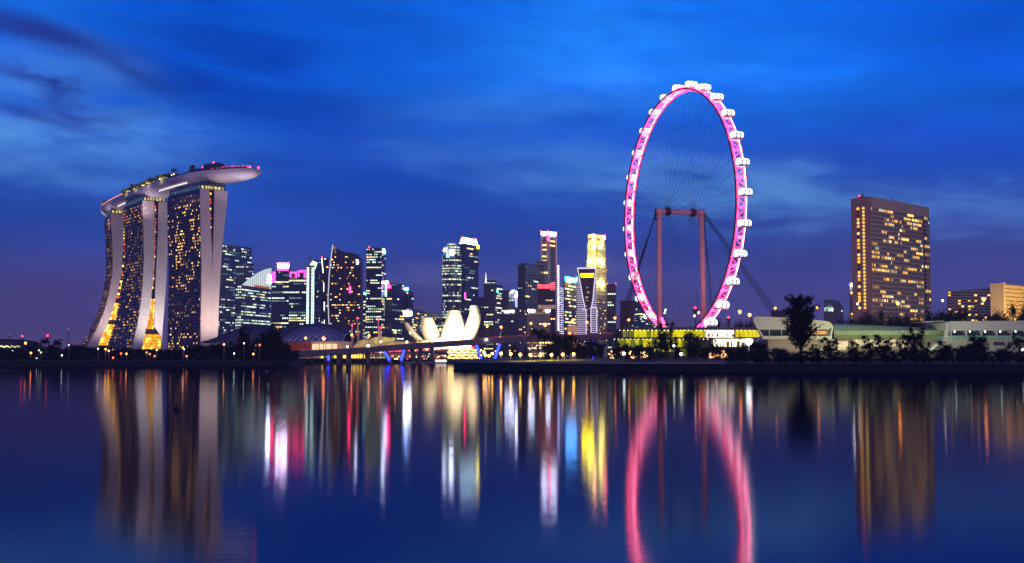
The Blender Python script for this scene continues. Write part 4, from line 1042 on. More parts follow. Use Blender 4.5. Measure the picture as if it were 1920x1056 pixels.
# ================================================================== LOTUS MUSEUM
Ym = 1000
mz = thing('lotus_museum', 'floodlit white museum with upright petals like an opening lotus', 'museum', (X(840, Ym), Ym, LZ))
M_petal = mat('white_petal', (.78, .70, .54), .5, 0, .12, .12)
M_petald = mat('shaded_petal', (.35, .29, .27), .6)  # petal cladding darkened, its shade put into the colour
def petal(rows, Y, thick, bulge, lean, m, label=None, cap=True):
    """rows from tip down: (py, px left, px right); lofted shell with a bellied front"""
    b = MB(); nc = 8; fr = []; bk = []
    n = len(rows)
    for i, (py, xl, xr) in enumerate(rows):
        t_ = i / (n - 1); yb = Y - lean * (1 - t_)
        a = []; c = []
        for j in range(nc + 1):
            f = j / nc; px = xl + (xr - xl) * f
            w_ = math.sin(math.pi * f) ** .7 if 0 < f < 1 else 0
            yy = yb - bulge * w_ * (.35 + .65 * math.sin(math.pi * min(1, t_ * .8 + .15)))
            p = at(px, py, yy); a.append(p)
            c.append(at(px, py, yb + thick * (.4 + .6 * w_)))
        fr.append(a); bk.append(c)
    for i in range(n - 1):
        for j in range(nc):
            b.add([fr[i][j], fr[i + 1][j], fr[i + 1][j + 1], fr[i][j + 1]], [(0, 1, 2, 3)], 0, True)
            b.add([bk[i][j], bk[i][j + 1], bk[i + 1][j + 1], bk[i + 1][j]], [(0, 1, 2, 3)], 0, True)
        for j in (0, nc): b.add([fr[i][j], bk[i][j], bk[i + 1][j], fr[i + 1][j]], [(0, 1, 2, 3)], 0, False)
    for j in range(nc): b.add([fr[0][j], fr[0][j + 1], bk[0][j + 1], bk[0][j]], [(0, 1, 2, 3)], 0)
    o = b.build('petal', m, mz); 
    if label: o['label'] = label
    return o
petal([(605, 757, 765), (612, 760, 771), (620, 764, 777), (630, 771, 786), (638, 780, 795), (645, 792, 808), (650, 800, 815)], Ym + 2, 8, 3, 6, M_petal, 'thin leftmost petal seen edge-on')
petal([(596, 790, 811), (603, 789, 814), (612, 788.5, 818), (620, 790, 822), (628, 793, 827), (636, 797, 832), (643, 802, 840), (650, 808, 842)], Ym, 9, 7, 3, M_petal, 'broad blunt petal, second from the left')
petal([(582, 841, 861), (592, 838, 865), (603, 835, 868), (614, 831.5, 870.5), (626, 828, 872), (636, 826, 876), (643, 826, 880), (650, 828, 880)], Ym - 8, 10, 9, 3, M_petal, 'brightest central petal')
petal([(573, 881, 897), (580, 881, 899), (590, 879.5, 901), (600, 876, 901), (610, 872, 899), (620, 868, 895.5), (630, 866, 891), (638, 866, 886), (645, 868, 880), (650, 868, 878)], Ym - 2, 10, 8, 6, M_petal, 'tallest petal curving up at the right')
petal([(598, 868, 876), (606, 867, 878), (616, 866, 876), (626, 866, 873), (636, 866, 873)], Ym + 14, 5, 1, 0, M_petald, 'shaded inner petal')
MB().box(X(878, 985, 630), 983.6, Z(632, 985), X(884, 985, 630), 984.4, Z(628.5, 985)).build('vent_panel', M_conc, mz)
bs = MB(); bs.prism([at(775, 655, Ym - 14), at(884, 655, Ym - 14), at(882, 636, Ym - 14), at(868, 622, Ym - 14), at(852, 632, Ym - 14), at(833, 630, Ym - 14), at(812, 640, Ym - 14), at(798, 638, Ym - 14), at(786, 642, Ym - 14)], (0, 20, 0)); bs.build('petal_root', M_petal, mz)
bs = MB(); bs.prism([at(790, 655, Ym - 5), at(884, 655, Ym - 5), at(880, 648, Ym - 5), at(800, 648, Ym - 5)], (0, 30, 0)); bs.build('base', M_conc, mz)
for (px, py, en, ap) in ((851, 641, 40000, (850, 604)), (884, 641, 34000, (888, 606)), (868, 645, 20000, (870, 625)), (808, 643, 10000, (804, 612)), (832, 645, 14000, (840, 632)), (778, 642, 2600, (772, 622))):
    p = at(px, py, Ym - 42); tgt = at(ap[0], ap[1], Ym - 5); lamp('SPOT', p, en * 7, (1, .80, .46), 2, tgt, 84, 1)

# ================================================================== CONVENTION DOMES
def shell_hall(name, label, pts, Y, depth, nr, basey, roof, lean=9):
    """ribbed shell roof: pts outline of the ridge left to right"""
    r = thing(name, label, 'hall', (X((pts[0][0] + pts[-1][0]) / 2, Y), Y, LZ), 'ribbed convention halls')
    b = MB(); rb = MB(); NN = 40; grid = []
    def outl(f):
        x = pts[0][0] + (pts[-1][0] - pts[0][0]) * f
        for (x0, y0), (x1, y1) in zip(pts[:-1], pts[1:]):
            if x0 <= x <= x1: return x, y0 + (y1 - y0) * (x - x0) / (x1 - x0)
        return pts[-1]
    M_ = 12
    for i in range(NN + 1):
        x, yt = outl(i / NN); row = []
        for j in range(M_ + 1):
            a = (math.pi / 2) * j / M_
            zt_ = Z(yt, Y); zb_ = Z(basey, Y)
            p = Vector((X(x, Y, 630), Y - depth * math.cos(a), zb_ + (zt_ - zb_) * math.sin(a))); row.append(p)
        grid.append(row)
    for i in range(NN):
        for j in range(M_): b.add([grid[i][j], grid[i + 1][j], grid[i + 1][j + 1], grid[i][j + 1]], [(0, 1, 2, 3)], 0, True)
    bk = [Vector((g_[-1].x, Y + depth, Z(basey, Y))) for g_ in grid]
    for i in range(NN): b.add([grid[i][-1], grid[i + 1][-1], bk[i + 1], bk[i]], [(0, 1, 2, 3)], 0, True)
    b.build('roof', roof, r)
    for k_ in range(-lean, nr):
        line = []
        for j in range(M_ + 1):
            f = (k_ + lean * (j / M_) ** 1.2) / nr
            if 0 <= f <= 1:
                i = min(NN - 1, int(f * NN)); g_ = grid[i][j].lerp(grid[i + 1][j], f * NN - i); line.append(g_ + Vector((0, -.5, .5)))
        if len(line) > 2: rb.tube(line, .5, 4)
    rb.build('roof_rib', M_roofdark, r)
    return r
M_dome = mat('blue_grey_roof', (.38, .40, .62), .45, .1, .1, .05)
r = shell_hall('convention_hall', 'blue ribbed shell-roofed hall with shopfronts lit below it, right of the tall dark trees', [(531, 640), (538, 630), (548, 620), (562, 613), (580, 609), (598, 608), (618, 610), (636, 616), (650, 622), (658, 625)], 1130, 45, 12, 641, M_dome, 7)
pod = MB(); Yp = 1075
pod.box(X(528, Yp, 650), Yp, LZ, X(662, Yp, 650), Yp + 30, Z(640.5, Yp)); pod.build('podium', M_beige, r)
sf = MB()
for (xa, xb, ya, yb_) in ((586, 598, 657, 645), (600, 610, 657, 645), (612, 622, 657, 645), (624, 632, 657, 645)): sf.box(X(xa, Yp, 650), Yp - .6, Z(ya, Yp), X(xb, Yp, 650), Yp + .1, Z(yb_, Yp))
sf.build('shopfront', glow('shopfront', (1, .68, .38), 1.3, .3, .5), r)
sf = MB(); sf.box(X(540, Yp, 650), Yp - 1, Z(660, Yp), X(583, Yp, 650), Yp, Z(643, Yp)); sf.build('red_glazing', glow('red_glazing', (.35, .05, .04), .35, .5, .3), r)
sf = MB()
for xq in (545, 552, 560, 568, 576, 583): sf.box(X(xq, Yp, 650), Yp - 1.6, LZ, X(xq, Yp, 650) + .8, Yp - 1.1, Z(643, Yp))
sf.box(X(535, Yp, 650), Yp - 6, Z(643.5, Yp), X(586, Yp, 650), Yp, Z(641.6, Yp)); sf.build('colonnade', mat('red_brown', (.25, .08, .07), .7), r)
for fx in (592, 606, 628): lamp('POINT', at(fx, 652, Yp - 14), 4200, (1, .66, .4), 1)
shell_hall('convention_hall', 'dim ribbed shell-roofed hall mostly hidden behind dark trees beside the right hotel tower', [(398, 642), (412, 636), (430, 626), (450, 618), (470, 613), (490, 612), (512, 616), (524, 625)], 1180, 45, 12, 645, mat('dim_roof', (.16, .14, .20), .5), 7)
# theatre with masts and glass barrel roofs
r = thing('theatre_hall', 'low theatre with two yellow-lit glass barrel roofs between the blue hall and the museum', 'theatre', (X(710, 1050), 1050, LZ))
def vault(b, x0, x1, y0, y1, ytop, Yq, dep, ribs, rb):
    for k_ in range(ribs + 1):
        f = k_ / ribs; line = []
        for j in range(9):
            a = math.pi * j / 8; px = (x0 + x1) / 2 - math.cos(a) * (x1 - x0) / 2; py = y0 + (y1 - y0) * ((px - x0) / (x1 - x0)) - (y0 - ytop) * math.sin(a)
            line.append(at(px, py, Yq + dep * f))
        rb.tube(line, .35, 4)
        if k_: 
            for j in range(8): b.add([prev[j], prev[j + 1], line[j + 1], line[j]], [(0, 1, 2, 3)], 0, True)
        else: b.add(line, [tuple(range(9))], 1)
        prev = line
gb = MB(); rb = MB(); vault(gb, 662, 706, 656, 653, 638, 1040, 40, 8, rb); vault(gb, 682, 742, 650, 648, 632, 1060, 40, 8, rb); vault(gb, 708, 780, 652, 650, 641, 1050, 30, 8, rb)
gb.build('glass_roof', [mat('vault_skin', (.45, .40, .22), .4), glow('vault_glow', (1, .72, .28), .42, .5, .3)], r); rb.build('roof_rib', M_beige, r)
wl = MB(); wl.box(X(655, 1052, 650), 1052, LZ, X(790, 1052, 650), 1075, Z(651, 1052)); wl.build('wall', M_beige, r)
yb2 = MB()
for kk in range(22): xq = 702 + kk * 1.8; yb2.box(X(xq, 1058, 640), 1057.5, Z(644, 1058), X(xq + 1.1, 1058, 640), 1058, Z(633, 1058))
yb2.build('lit_louvre', glow('louvre', (1, .75, .15), .75, .4, .5), r)
for px in (680, 700, 725, 755): lamp('POINT', at(px, 650, 1025), 5000, (1, .75, .4), 1)
for (xb, yb_, xt, yt, lb) in ((662, 636, 660, 611, 'shortest'), (674, 634, 670, 598, 'tall slanting'), (712, 632, 709, 600, 'second tall slanting'), (715, 634, 714, 616, 'short')):
    Yq = 1050; p0, p1 = at(xb, yb_, Yq), at(xt, yt, Yq); p0.z = LZ
    mt = thing('roof_mast', lb + {'shortest': ' white mast with red lamp, leftmost of the four beside the blue hall', 'tall slanting': ' white mast with red lamp right of the blue hall roof', 'second tall slanting': ' white mast left of the museum petals', 'short': ' mast just right of the second tall slanting one'}[lb], 'mast', p0, 'masts with cable stays over the theatre')
    MB().tube([p0, p1], [1.0, .55], 6).build('mast_pole', mat('lit_mast', (.75, .5, .38), .5), mt); beacon(mt, p1 + Vector((0, 0, .6)), .8)
    sb = MB(); sb.tube([p1, at(xt + 22, yt + 20, Yq + 5)], .14, 3); sb.tube([p1, at(xt - 10, yt + 14, Yq + 5)], .14, 3); sb.build('stay_cable', M_steel, mt)
# long waterfront arcade glowing under the bridge
r = thing('waterfront_arcade', 'golden lit open arcade at the waterline under the bridge', 'arcade', (X(720, 815), 815, LZ))
ab = MB(); Ya = 812; ab.box(X(585, Ya), Ya, LZ, X(868, Ya), Ya + 12, LZ + .8); ab.box(X(585, Ya), Ya - 4, Z(663, Ya), X(868, Ya), Ya + 12, Z(660.5, Ya)); ab.build('deck_slab', M_spandark, r)
gl = MB(); rng = random.Random(8)
gl.box(X(640, Ya), Ya + 8, LZ + .8, X(690, Ya), Ya + 8.5, Z(664, Ya)); gl.box(X(598, Ya), Ya + 8, LZ + .8, X(604, Ya), Ya + 8.5, Z(664, Ya)); gl.box(X(614, Ya), Ya + 8, LZ + .8, X(636, Ya), Ya + 8.5, Z(664, Ya), 0)
gl.box(X(690, Ya), Ya + 8, LZ + .8, X(728, Ya), Ya + 8.5, Z(670, Ya), 1); gl.box(X(732, Ya), Ya + 8, LZ + .8, X(868, Ya), Ya + 8.5, Z(676, Ya), 2)
gl.build('glazing', [glow('arcade_gold', (1, .62, .05), 2.6, .8, .12), glow('arcade_pale', (.8, .75, .25), 1.0, .8, .3), glow('arcade_dim', (.9, .55, .25), .45, .9, .25)], r)
cb = MB()
for kk in range(46): xx = X(590 + kk * 6.05, Ya); cb.box(xx, Ya - 3, LZ, xx + .5, Ya - 2.4, Z(662, Ya))
cb.build('column', M_steel, r)['kind'] = 'stuff'
pl_ = MB()
for kk in range(36): pl_.ball(at(732 + kk * 3.9 + rng.random() * 2, 666 + rng.random() * 12, Ya - 3.5), .34 + .3 * rng.random(), 5, 3, rng.randrange(3))
pl_.build('small_lamp', [G_white, glow('spark_gold', (1, .5, .15), 7), glow('spark_red', (1, .12, .06), 5)], r)['kind'] = 'stuff'
# quay steps with pale lights at water level
r = thing('landing_stage', 'low landing stage with row of pale lamps at the waterline left of the promontory', 'jetty', (X(800, 780), 780, 0))
MB().box(X(752, 780), 780, -1, X(860, 780), 797, 1.1).build('platform', M_conc, r)
b = MB()
for kk in range(14): b.ball((X(818 + kk * 3, 779), 779.4, 1.7), .45, 6, 4)
b.build('lamp_row', glow('pale_lamp', (1, .85, .7), 6), r)

# ================================================================== BRIDGE
Yg = lambda px: 700 + (px - 430) * .085
def bp_(px, py): return at(px, py, Yg(px))
path_top = [(380, 669), (470, 665), (560, 660.5), (640, 656.5), (700, 652.5), (780, 646), (860, 640.5), (930, 636), (1000, 632), (1080, 630), (1180, 628), (1300, 628)]
br = thing('road_bridge', 'long low concrete road bridge rising from the left bank behind the promontory trees', 'bridge', bp_(700, 665))
M_bridge = mat('bridge_concrete', (.17, .15, .15), .85, 0, .2, .2)
b = MB(); par = MB()
for (x0, y0), (x1, y1) in zip(path_top[:-1], path_top[1:]):
    a, c = bp_(x0, y0), bp_(x1, y1); n_ = Vector((0, 14, 0)); dn = Vector((0, 0, -2.6)) ; up = Vector((0, 0, .9))
    b.add([a, c, c + dn, a + dn, a + n_, c + n_, c + n_ + dn, a + n_ + dn], [(3, 2, 1, 0), (4, 5, 6, 7), (0, 1, 5, 4), (2, 3, 7, 6)])
    par.add([a, c, c + up, a + up], [(0, 1, 2, 3)]); par.add([a + Vector((0, .3, 0)), c + Vector((0, .3, 0)), c + up + Vector((0, .3, 0)), a + up + Vector((0, .3, 0))], [(3, 2, 1, 0)]); par.add([a + up, c + up, c + up + Vector((0, .3, 0)), a + up + Vector((0, .3, 0))], [(0, 1, 2, 3)])
b.build('bridge_deck', M_bridge, br); par.build('parapet', mat('bridge_parapet', (.24, .19, .20), .8, 0, .2, .2), br)
def ytop(px):
    for (x0, y0), (x1, y1) in zip(path_top[:-1], path_top[1:]):
        if x0 <= px <= x1: return y0 + (y1 - y0) * (px - x0) / (x1 - x0)
    return 630
tr = MB(); p_ = [bp_(px, ytop(px)) + Vector((0, 5, 1.5)) for px in range(560, 1300, 20)]
tr.tube(p_, .05, 4); tr.build('tail_light_row', glow('traffic_red', (1, .06, .05), 1.2, .8, .1), br)
# V piers
def pier(px, ptop, pbot, lit, wd=1.1):
    b = MB(); Yq = Yg(px)
    p0 = at(ptop, ytop(ptop) + 8, Yq + 2); p1 = at(pbot, 681, Yq + 2); p1.z = 0
    b.prism([p0 + Vector((-wd, 0, 0)), p0 + Vector((wd, 0, 0)), p1 + Vector((wd * .8, 0, 0)), p1 + Vector((-wd * .8, 0, 0))], (0, 9, 0)); o = b.build('bridge_pier', M_bridge, br)
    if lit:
        s_ = MB(); s_.tube([p0 + Vector((0, -.4, -.3)), p1 + Vector((0, -.4, 2.0))], .75, 4); s_.build('glow_strip', G_blue, o)  # glowing strip added in place of blue floodlighting on the pier leg
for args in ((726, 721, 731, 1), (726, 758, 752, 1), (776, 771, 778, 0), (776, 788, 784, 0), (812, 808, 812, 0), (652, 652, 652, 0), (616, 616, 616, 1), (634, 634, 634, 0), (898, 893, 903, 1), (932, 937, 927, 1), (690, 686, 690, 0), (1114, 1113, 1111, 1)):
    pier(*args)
lr_ = thing('low_bridge', 'low dark footbridge carrying small red and white lights under the road bridge', 'footbridge', (X(700, 785), 785, 0))
b = MB(); b.prism([at(560, 668, 785), at(600, 665, 785), at(700, 661, 785), at(800, 656, 785), at(900, 652, 785), at(900, 654, 785), at(800, 659, 785), at(700, 664, 785), at(600, 668, 785), at(560, 670, 785)], (0, 6, 0)); b.build('bridge_deck', M_bridge, lr_)
b = MB(); rng = random.Random(4)
for kk in range(70): px = 640 + kk * 3.7 + rng.random() * 2; b.ball(at(px, 668 - (px - 560) * .0475 - 1.2 + rng.random(), 784.5), .30 + .25 * rng.random(), 5, 3, 0 if rng.random() < .6 else 1)
b.build('lamp_row', [glow('spark_crimson', (1, .04, .10), 5), glow('spark_pale', (1, .75, .6), 4)], lr_)['kind'] = 'stuff'
b = MB()
for kk in range(13): px = 585 + kk * 24; p = at(px, 668 - (px - 560) * .0475, 788); b.tube([p, Vector((p.x, p.y, 0))], .5, 5)
b.build('pile', M_bridge, lr_)['kind'] = 'stuff'

# ================================================================== LAMPS
def lamp_post(px, py, Y, m, label, group, zbase=LZ, r=.55, name='street_lamp', arm=0.0, pole=M_steel):
    p = at(px, py, Y); o = thing(name, label, 'street lamp', (p.x - arm, p.y, zbase), group)
    b = MB(); b.tube([(p.x - arm, p.y, zbase), (p.x - arm, p.y, p.z + .3), (p.x, p.y, p.z + .5)] if arm else [(p.x, p.y, zbase), (p.x, p.y, p.z)], .11 if Y < 500 else .16, 5); b.build('pole', pole, o)
    MB().ball(p, r, 8, 6).build('lantern', m, o); return o
ORD0 = 'first second third fourth fifth sixth seventh eighth ninth tenth eleventh twelfth thirteenth'.split()
# tiers of gold lamps on a stepped terrace
tz = thing('stepped_terrace', 'stepped waterfront terrace crowded with gold lamps right below the museum', 'terrace', (X(870, 770), 770, LZ))
b = MB(); rowsY = [(671, 742, .0), (666, 752, 2), (661, 764, 4), (656, 776, 6)]
for py, Yq, q_ in rowsY: b.box(X(838, Yq), Yq - 2, 0, X(905, Yq), Yq + 10, Z(py, Yq) - 1.3)
b.build('steps', M_spandark, tz)
for ri, (py, Yq, q_) in enumerate(rowsY):
    for kk in range(13):
        px = 841 + kk * 4.9 + (ri % 2) * 2.3
        if px > 906: continue
        lamp_post(px, py + ((kk * 7 + ri * 3) % 5 - 2) * .35, Yq, glow('lamp_gold_tier', (1, .56, .13), 22), ORD0[kk] + ' gold lamp from the left on the ' + ('lowest', 'second', 'third', 'top')[ri] + ' step below the museum', 'gold lamps crowded on the stepped terrace', Z(py, Yq) - 1.3, .40, 'terrace_lamp')
# eight promontory lamps
pl8 = [(907, 660, 'leftmost'), (910, 666, 'lower left'), (939.5, 663, 'first'), (957.5, 664, 'second'), (975.5, 665, 'third'), (994.5, 665.5, 'fourth'), (1013.5, 665.5, 'fifth'), (1034, 665.5, 'sixth'), (1055, 665, 'seventh'), (1075.5, 664, 'eighth'), (917, 667, 'x'), (923, 663, 'y')]
for px, py, nm in pl8:
    Yq = 385 if px > 930 else 440
    lab = {'leftmost': 'upper gold lamp between the blue pier legs and the gold terrace lamps', 'lower left': 'lower gold lamp just right of the gold terrace lamps', 'x': 'small gold lamp low between the two blue bridge pier legs', 'y': 'gold lamp beside the right blue bridge pier leg'}.get(nm, nm + ' gold starburst lamp from the left along the promontory path')
    lamp_post(px, py, Yq, G_lamp, lab, 'gold lamps along the promontory', LZ + .5, .42)
for px in (957, 994, 1034, 1075): lamp('POINT', at(px, 667, 379), 3200, (1, .66, .28), .4)
lamp('POINT', at(895, 665, 425), 3000, (1, .66, .28), .5)
for px, py, Yq, lab, rr in ((1170, 663, 372, 'white starburst lamp below the left end of the yellow terminal', .42), (1277, 664, 372, 'white starburst lamp below the middle of the yellow terminal', .42), (1404, 641, 400, 'brightest white floodlamp at the right end of the yellow terminal', 1.1), (1919, 657, 372, 'white lamp at the very right edge of the shore', .6), (1263.5, 648.5, 420, 'small white lamp below the middle roof of the terminal', .35)):
    lamp_post(px, py, Yq, G_lampw, lab, 'white lamps on the right bank', LZ, rr)
lamp('POINT', at(1404, 641, 396), 5000, (.8, 1, 1), .5); lamp('POINT', at(1919, 650, 400), 3500, (.75, 1, 1), .5)
far = [(573, 634, 820, 'orange lamp on the bridge, leftmost in front of the blue shell roof'), (607, 635, 815, 'orange star lamp on the bridge before the shopfronts'), (692, 629.5, 1000, 'orange lamp just right of the tall slanting mast'), (651.5, 650, 800, 'white lamp on the bridge left of the glass barrel roofs'), (690.5, 649, 800, 'bright pale lamp before the glass barrel roofs'),
    (659.5, 628, 1030, 'orange lamp at the foot of the leftmost mast'), (741, 623, 1000, 'red-orange lamp above the theatre, left of the petals'), (769.5, 624.5, 960, 'pale lamp in front of the edge-on petal'), (825.5, 618, 940, 'red-orange lamp in the notch between two petals'), (811, 640, 900, 'small pale lamp at the foot of the second petal'),
    (763, 641.5, 900, 'pale lamp below the edge-on petal'), (714, 641, 960, 'small pale lamp in front of the yellow louvres'), (912, 637, 740, 'white lamp on the bridge right of the museum'), (913.5, 612, 1100, 'orange lamp on the left side of the spired tower'), (939.5, 613.5, 1000, 'orange lamp on a tall pole right of the spired tower'),
    (995.5, 606.5, 900, 'orange lamp before the left of the low beige block'), (1022, 609, 900, 'bright orange lamp before the right of the low beige block'), (1073, 601.5, 900, 'orange lamp above the small warm block'), (1100.5, 604.5, 900, 'orange lamp in front of the violet-outlined tower'), (1153, 596.5, 900, 'red-orange lamp at the left wheel cables'),
    (1179, 600, 900, 'orange lamp left of the wheel foot'), (1302.5, 592.5, 900, 'pale lamp between the wheel columns'), (1310, 586.5, 950, 'orange lamp beside the right wheel column'), (1387, 585, 850, 'bright orange lamp right of the wheel'), (1405.5, 590.5, 950, 'small orange lamp right of the bright one beyond the wheel'),
    (1453.5, 578, 850, 'orange lamp where the right wheel cables land'), (1532, 577, 850, 'orange lamp right of the tall feathery tree'), (1608, 570, 760, 'pink-white lamp at the foot of the hotel end wall'), (1683.5, 569, 700, 'bright orange star lamp in front of the hotel windows'), (1767.5, 563.5, 800, 'pale lamp on a pole between the big hotel and the slab block'),
    (1844.5, 562, 760, 'bright orange star lamp before the slab block'), (48, 643.5, 1000, 'orange lamp at the left horizon'), (23, 659, 640, 'white lamp low among the leftmost trees'), (390, 0, 0, ''), (1313, 576, 0, '')]
for px, py, Yq, lab in far:
    if not Yq: continue
    m = G_lampo if 'orange' in lab else (glow('lamp_pale', (1, .75, .6), 14) if 'pale' in lab or 'pink' in lab else G_lampw)
    lamp_post(px, py, Yq, m, lab, 'street lamps beyond the water', LZ, .75 * Yq / 900 + (.35 if 'bright' in lab or 'star' in lab else 0), arm=0)
small = [(58, 662, 570, 1, 'small lamp glowing among the palms at the far left'), (73, 657, 600, 0, 'yellow lamp above the palm lights at the far left'), (77, 661, 590, 0, 'second yellow lamp beside the palm lights at the far left'), (116, 666.5, 570, 2, 'white garden lamp in the trees left of the left hotel tower'), (68.5, 671.5, 556, 2, 'white lamp nearest the waterline at the far left'), (129, 647, 640, 0, 'yellow-green lamp by the tall thin pole at the left'),
    (184, 654, 600, 2, 'pale lamp at the foot of the left hotel tower'), (198, 655, 600, 1, 'warm lamp right of the pale one at the left tower foot'), (204, 658, 600, 1, 'brightest warm lamp at the left tower foot'), (227, 663, 600, 3, 'tall orange lit post in the trees'), (237, 663.5, 600, 1, 'orange lamp right of the lit orange post'), (212, 671, 570, 3, 'red-orange lamp low in the trees'), (275, 661, 600, 3, 'red-orange lamp left of the golden hall, in the shrubs'),
    (281, 664, 600, 3, 'second red-orange lamp below the golden hall'), (294, 656, 620, 1, 'warm lamp under the golden hall right side'), (343, 652, 620, 1, 'warm lamp below the right hotel tower lit windows'), (345, 655, 610, 2, 'pale lamp below the right hotel tower'), (290, 668, 590, 3, 'low red-orange lamp among shrubs'), (350, 668, 580, 3, 'dull orange lamp in the trees under the right hotel tower'), (420, 646, 620, 1, 'dim lamp in the dark trees right of the right hotel tower'),
    (457.5, 644, 620, 2, 'tiny white lamp in the dark trees'), (439, 663, 600, 2, 'small white lamp low in the dark trees'), (487, 647, 620, 3, 'orange lamps left of the tallest dark tree'), (527, 640.5, 590, 3, 'red-orange lamp in front of the tallest dark tree'), (521, 602 + 12, 590, 3, 'tiny red lamp on the crown of the tallest dark tree'), (475, 664, 600, 1, 'warm lamp at the left foot of the tallest dark tree'), (508, 660, 600, 3, 'string of red light behind the tallest dark tree')]
for px, py, Yq, c_, lab in small:
    if px < 500: Yq = 550.5 + (px % 7) * .4
    lamp_post(px, py, Yq, [G_yel, G_lampo, G_lampw, glow('lamp_ember', (1, .13, .03), 5)][c_], lab, 'small lamps among the left bank trees', LZ, [.36, .34, .24, .42][c_] , 'garden_lamp')
# floodlight rig with red beacon between wheel columns
fr = thing('floodlight_mast', 'stadium floodlight mast with red beacon between the two wheel columns', 'light mast', (X(1304, 900), 900, LZ))
MB().tube([(X(1304, 900), 900, LZ), at(1304, 582, 900)], .4, 6).build('pole', M_frame, fr)
b = MB()
for rr_ in range(3):
    for cc in range(5): p = at(1299.5 + cc * 2, 581 + rr_ * 2.6, 899); b.box(p.x - .3, p.y, p.z - .4, p.x + .4, p.y + .4, p.z + .4)
b.build('lamp_rack', M_frame, fr); beacon(fr, at(1303.5, 577.5, 900), .8)
fr = thing('floodlight_mast', 'lattice light mast with red beacon left of the round trees behind the terminal', 'light mast', (X(1366, 900), 900, LZ))
MB().tube([(X(1366, 900), 900, LZ), at(1366, 597, 900)], .5, 6).build('pole', M_frame, fr); b = MB()
for rr_ in range(3): p = at(1366, 599 + rr_ * 4, 899); b.box(p.x - 1.6, p.y, p.z - .5, p.x + 1.6, p.y + .5, p.z + .5)
b.build('lamp_rack', M_frame, fr); beacon(fr, at(1366, 595.5, 900), .8)
fr = thing('light_mast', 'small white-lit mast just right of the left wheel column', 'light mast', (X(1247, 850), 850, LZ)); MB().tube([(X(1247, 850), 850, LZ), at(1248, 580, 850)], .3, 5).build('pole', M_frame, fr); b = MB()
for py in (581, 584, 587): b.ball(at(1248 - (py - 581) * .3, py, 849.5), .6, 6, 4)
b.build('lantern', glow('mast_white', (.85, 1, .95), 4), fr)
for px, py, lb in ((41.5, 630.5, 'red-tipped crane at the far left horizon'), (89, 629.5, 'red-tipped crane second from the far left'), (18, 628, 'faint white-tipped crane at the far left horizon')):
    fr = thing('harbour_crane', lb, 'crane', (X(px, 1500), 1500, LZ), 'cranes on the left horizon'); b = MB(); t0 = at(px, py, 1500)
    for dx in (-2.5, 2.5): b.tube([(t0.x + dx, 1500, LZ), (t0.x, 1500, t0.z)], .3, 4)
    b.tube([(t0.x - 3, 1500, t0.z - 2), (t0.x + 5, 1500, t0.z - 1.2)], .3, 4); b.build('crane_frame', M_frame, fr); MB().ball(t0, 1.2, 6, 4).build('beacon', G_beacon if 'red' in lb else G_coold, fr)
fr = thing('lattice_pole', 'pair of thin tall poles rising above the left bank trees', 'pole', (X(128, 900), 900, LZ)); b = MB(); b.tube([(X(127, 900), 900, LZ), at(127, 617, 900)], .25, 4); b.tube([(X(130.5, 900), 900, LZ), at(130.5, 618, 900)], .25, 4); b.build('pole', M_steel, fr); MB().ball(at(128.5, 617, 900), .6, 6, 4).build('beacon', G_coold, fr)

# pergola; its posts glow in place of yellow lamplight on them
pg = thing('pergola', 'small open pergola with yellow-lit posts on the promontory lawn', 'pergola', (X(1047, 372), 372, LZ))
for px in (1034.5, 1046, 1058.5):
    x = X(px, 372, 672); MB().box(x - .16, 372, LZ, x + .16, 372.4, Z(669, 372)).build('post', glow('glow_post', (1, .72, .25), .55, .4, 1.5), pg)
MB().box(X(1031, 372, 672), 371, Z(669, 372), X(1062, 372, 672), 374.5, Z(667.5, 372)).build('roof', M_roofdark, pg)
# people strolling (tiny figures)
# buoy on the water
by = thing('mooring_buoy', 'dark round buoy floating alone on the calm water', 'buoy', (X(331, 104, 765), 104, 0))
p = Vector(by.location); b = MB(); b.ball(p + Vector((0, 0, .10)), .24, 16, 12); b.build('float', M_frame, by)
b = MB(); b.tube([p + Vector((0, 0, .3)), p + Vector((0, 0, .46))], .05, 8); b.ball(p + Vector((0, 0, .47)), .07, 8, 6); b.build('top_ring', M_frame, by)

# ================================================================== TERMINAL UNDER THE WHEEL
Yt = 690
tm = thing('wheel_terminal', 'three-level terminal glowing yellow between thin dark roofs below the giant wheel', 'terminal building', (X(1300, Yt), Yt, LZ))
M_slab = mat('roof_slab', (.10, .09, .15), .5, 0, .2, .2)
b = MB()
def slab(b, x0, x1, ya, yb_, dep=40, tip=14, mi=0):
    b.prism([at(x0, yb_ - (yb_ - ya) * .3, Yt), at(x1, yb_, Yt), at(x1, ya, Yt), at(x0 + tip, ya, Yt)], (0, dep, 0), mi)
slab(b, 1160, 1420, 613.5, 619); slab(b, 1140, 1434, 632.5, 635.5); slab(b, 1150, 1395, 650.5, 653); b.build('roof', M_slab, tm)
bw_ = MB(); bw_.box(X(1158, Yt), Yt + 10, LZ, X(1418, Yt), Yt + 36, Z(619, Yt)); bw_.build('wall', M_spandark, tm)
Gy = glow('terminal_yellow', (.92, .78, .0), .85, .45, .06); Gyd = glow('terminal_yellow_dim', (.45, .50, .03), .40, .5, .12); Gw = glow('terminal_white', (1, .85, .55), 4.0, .7, .5)  # yellow wall panels get their own glow in place of light on them
gl = MB(); Yf = Yt + 6
def gp(x0, x1, ya, yb_, mi=0, dy=0): gl.quad(at(x0, yb_, Yf + dy), at(x1, yb_, Yf + dy), at(x1, ya, Yf + dy), at(x0, ya, Yf + dy), mi)
xx = 1189
while xx < 1322: gp(xx, xx + 7.6, 619, 632.5, 0 if (xx < 1228 or xx > 1262 or 1) and random.random() < .85 else 1); xx += 8
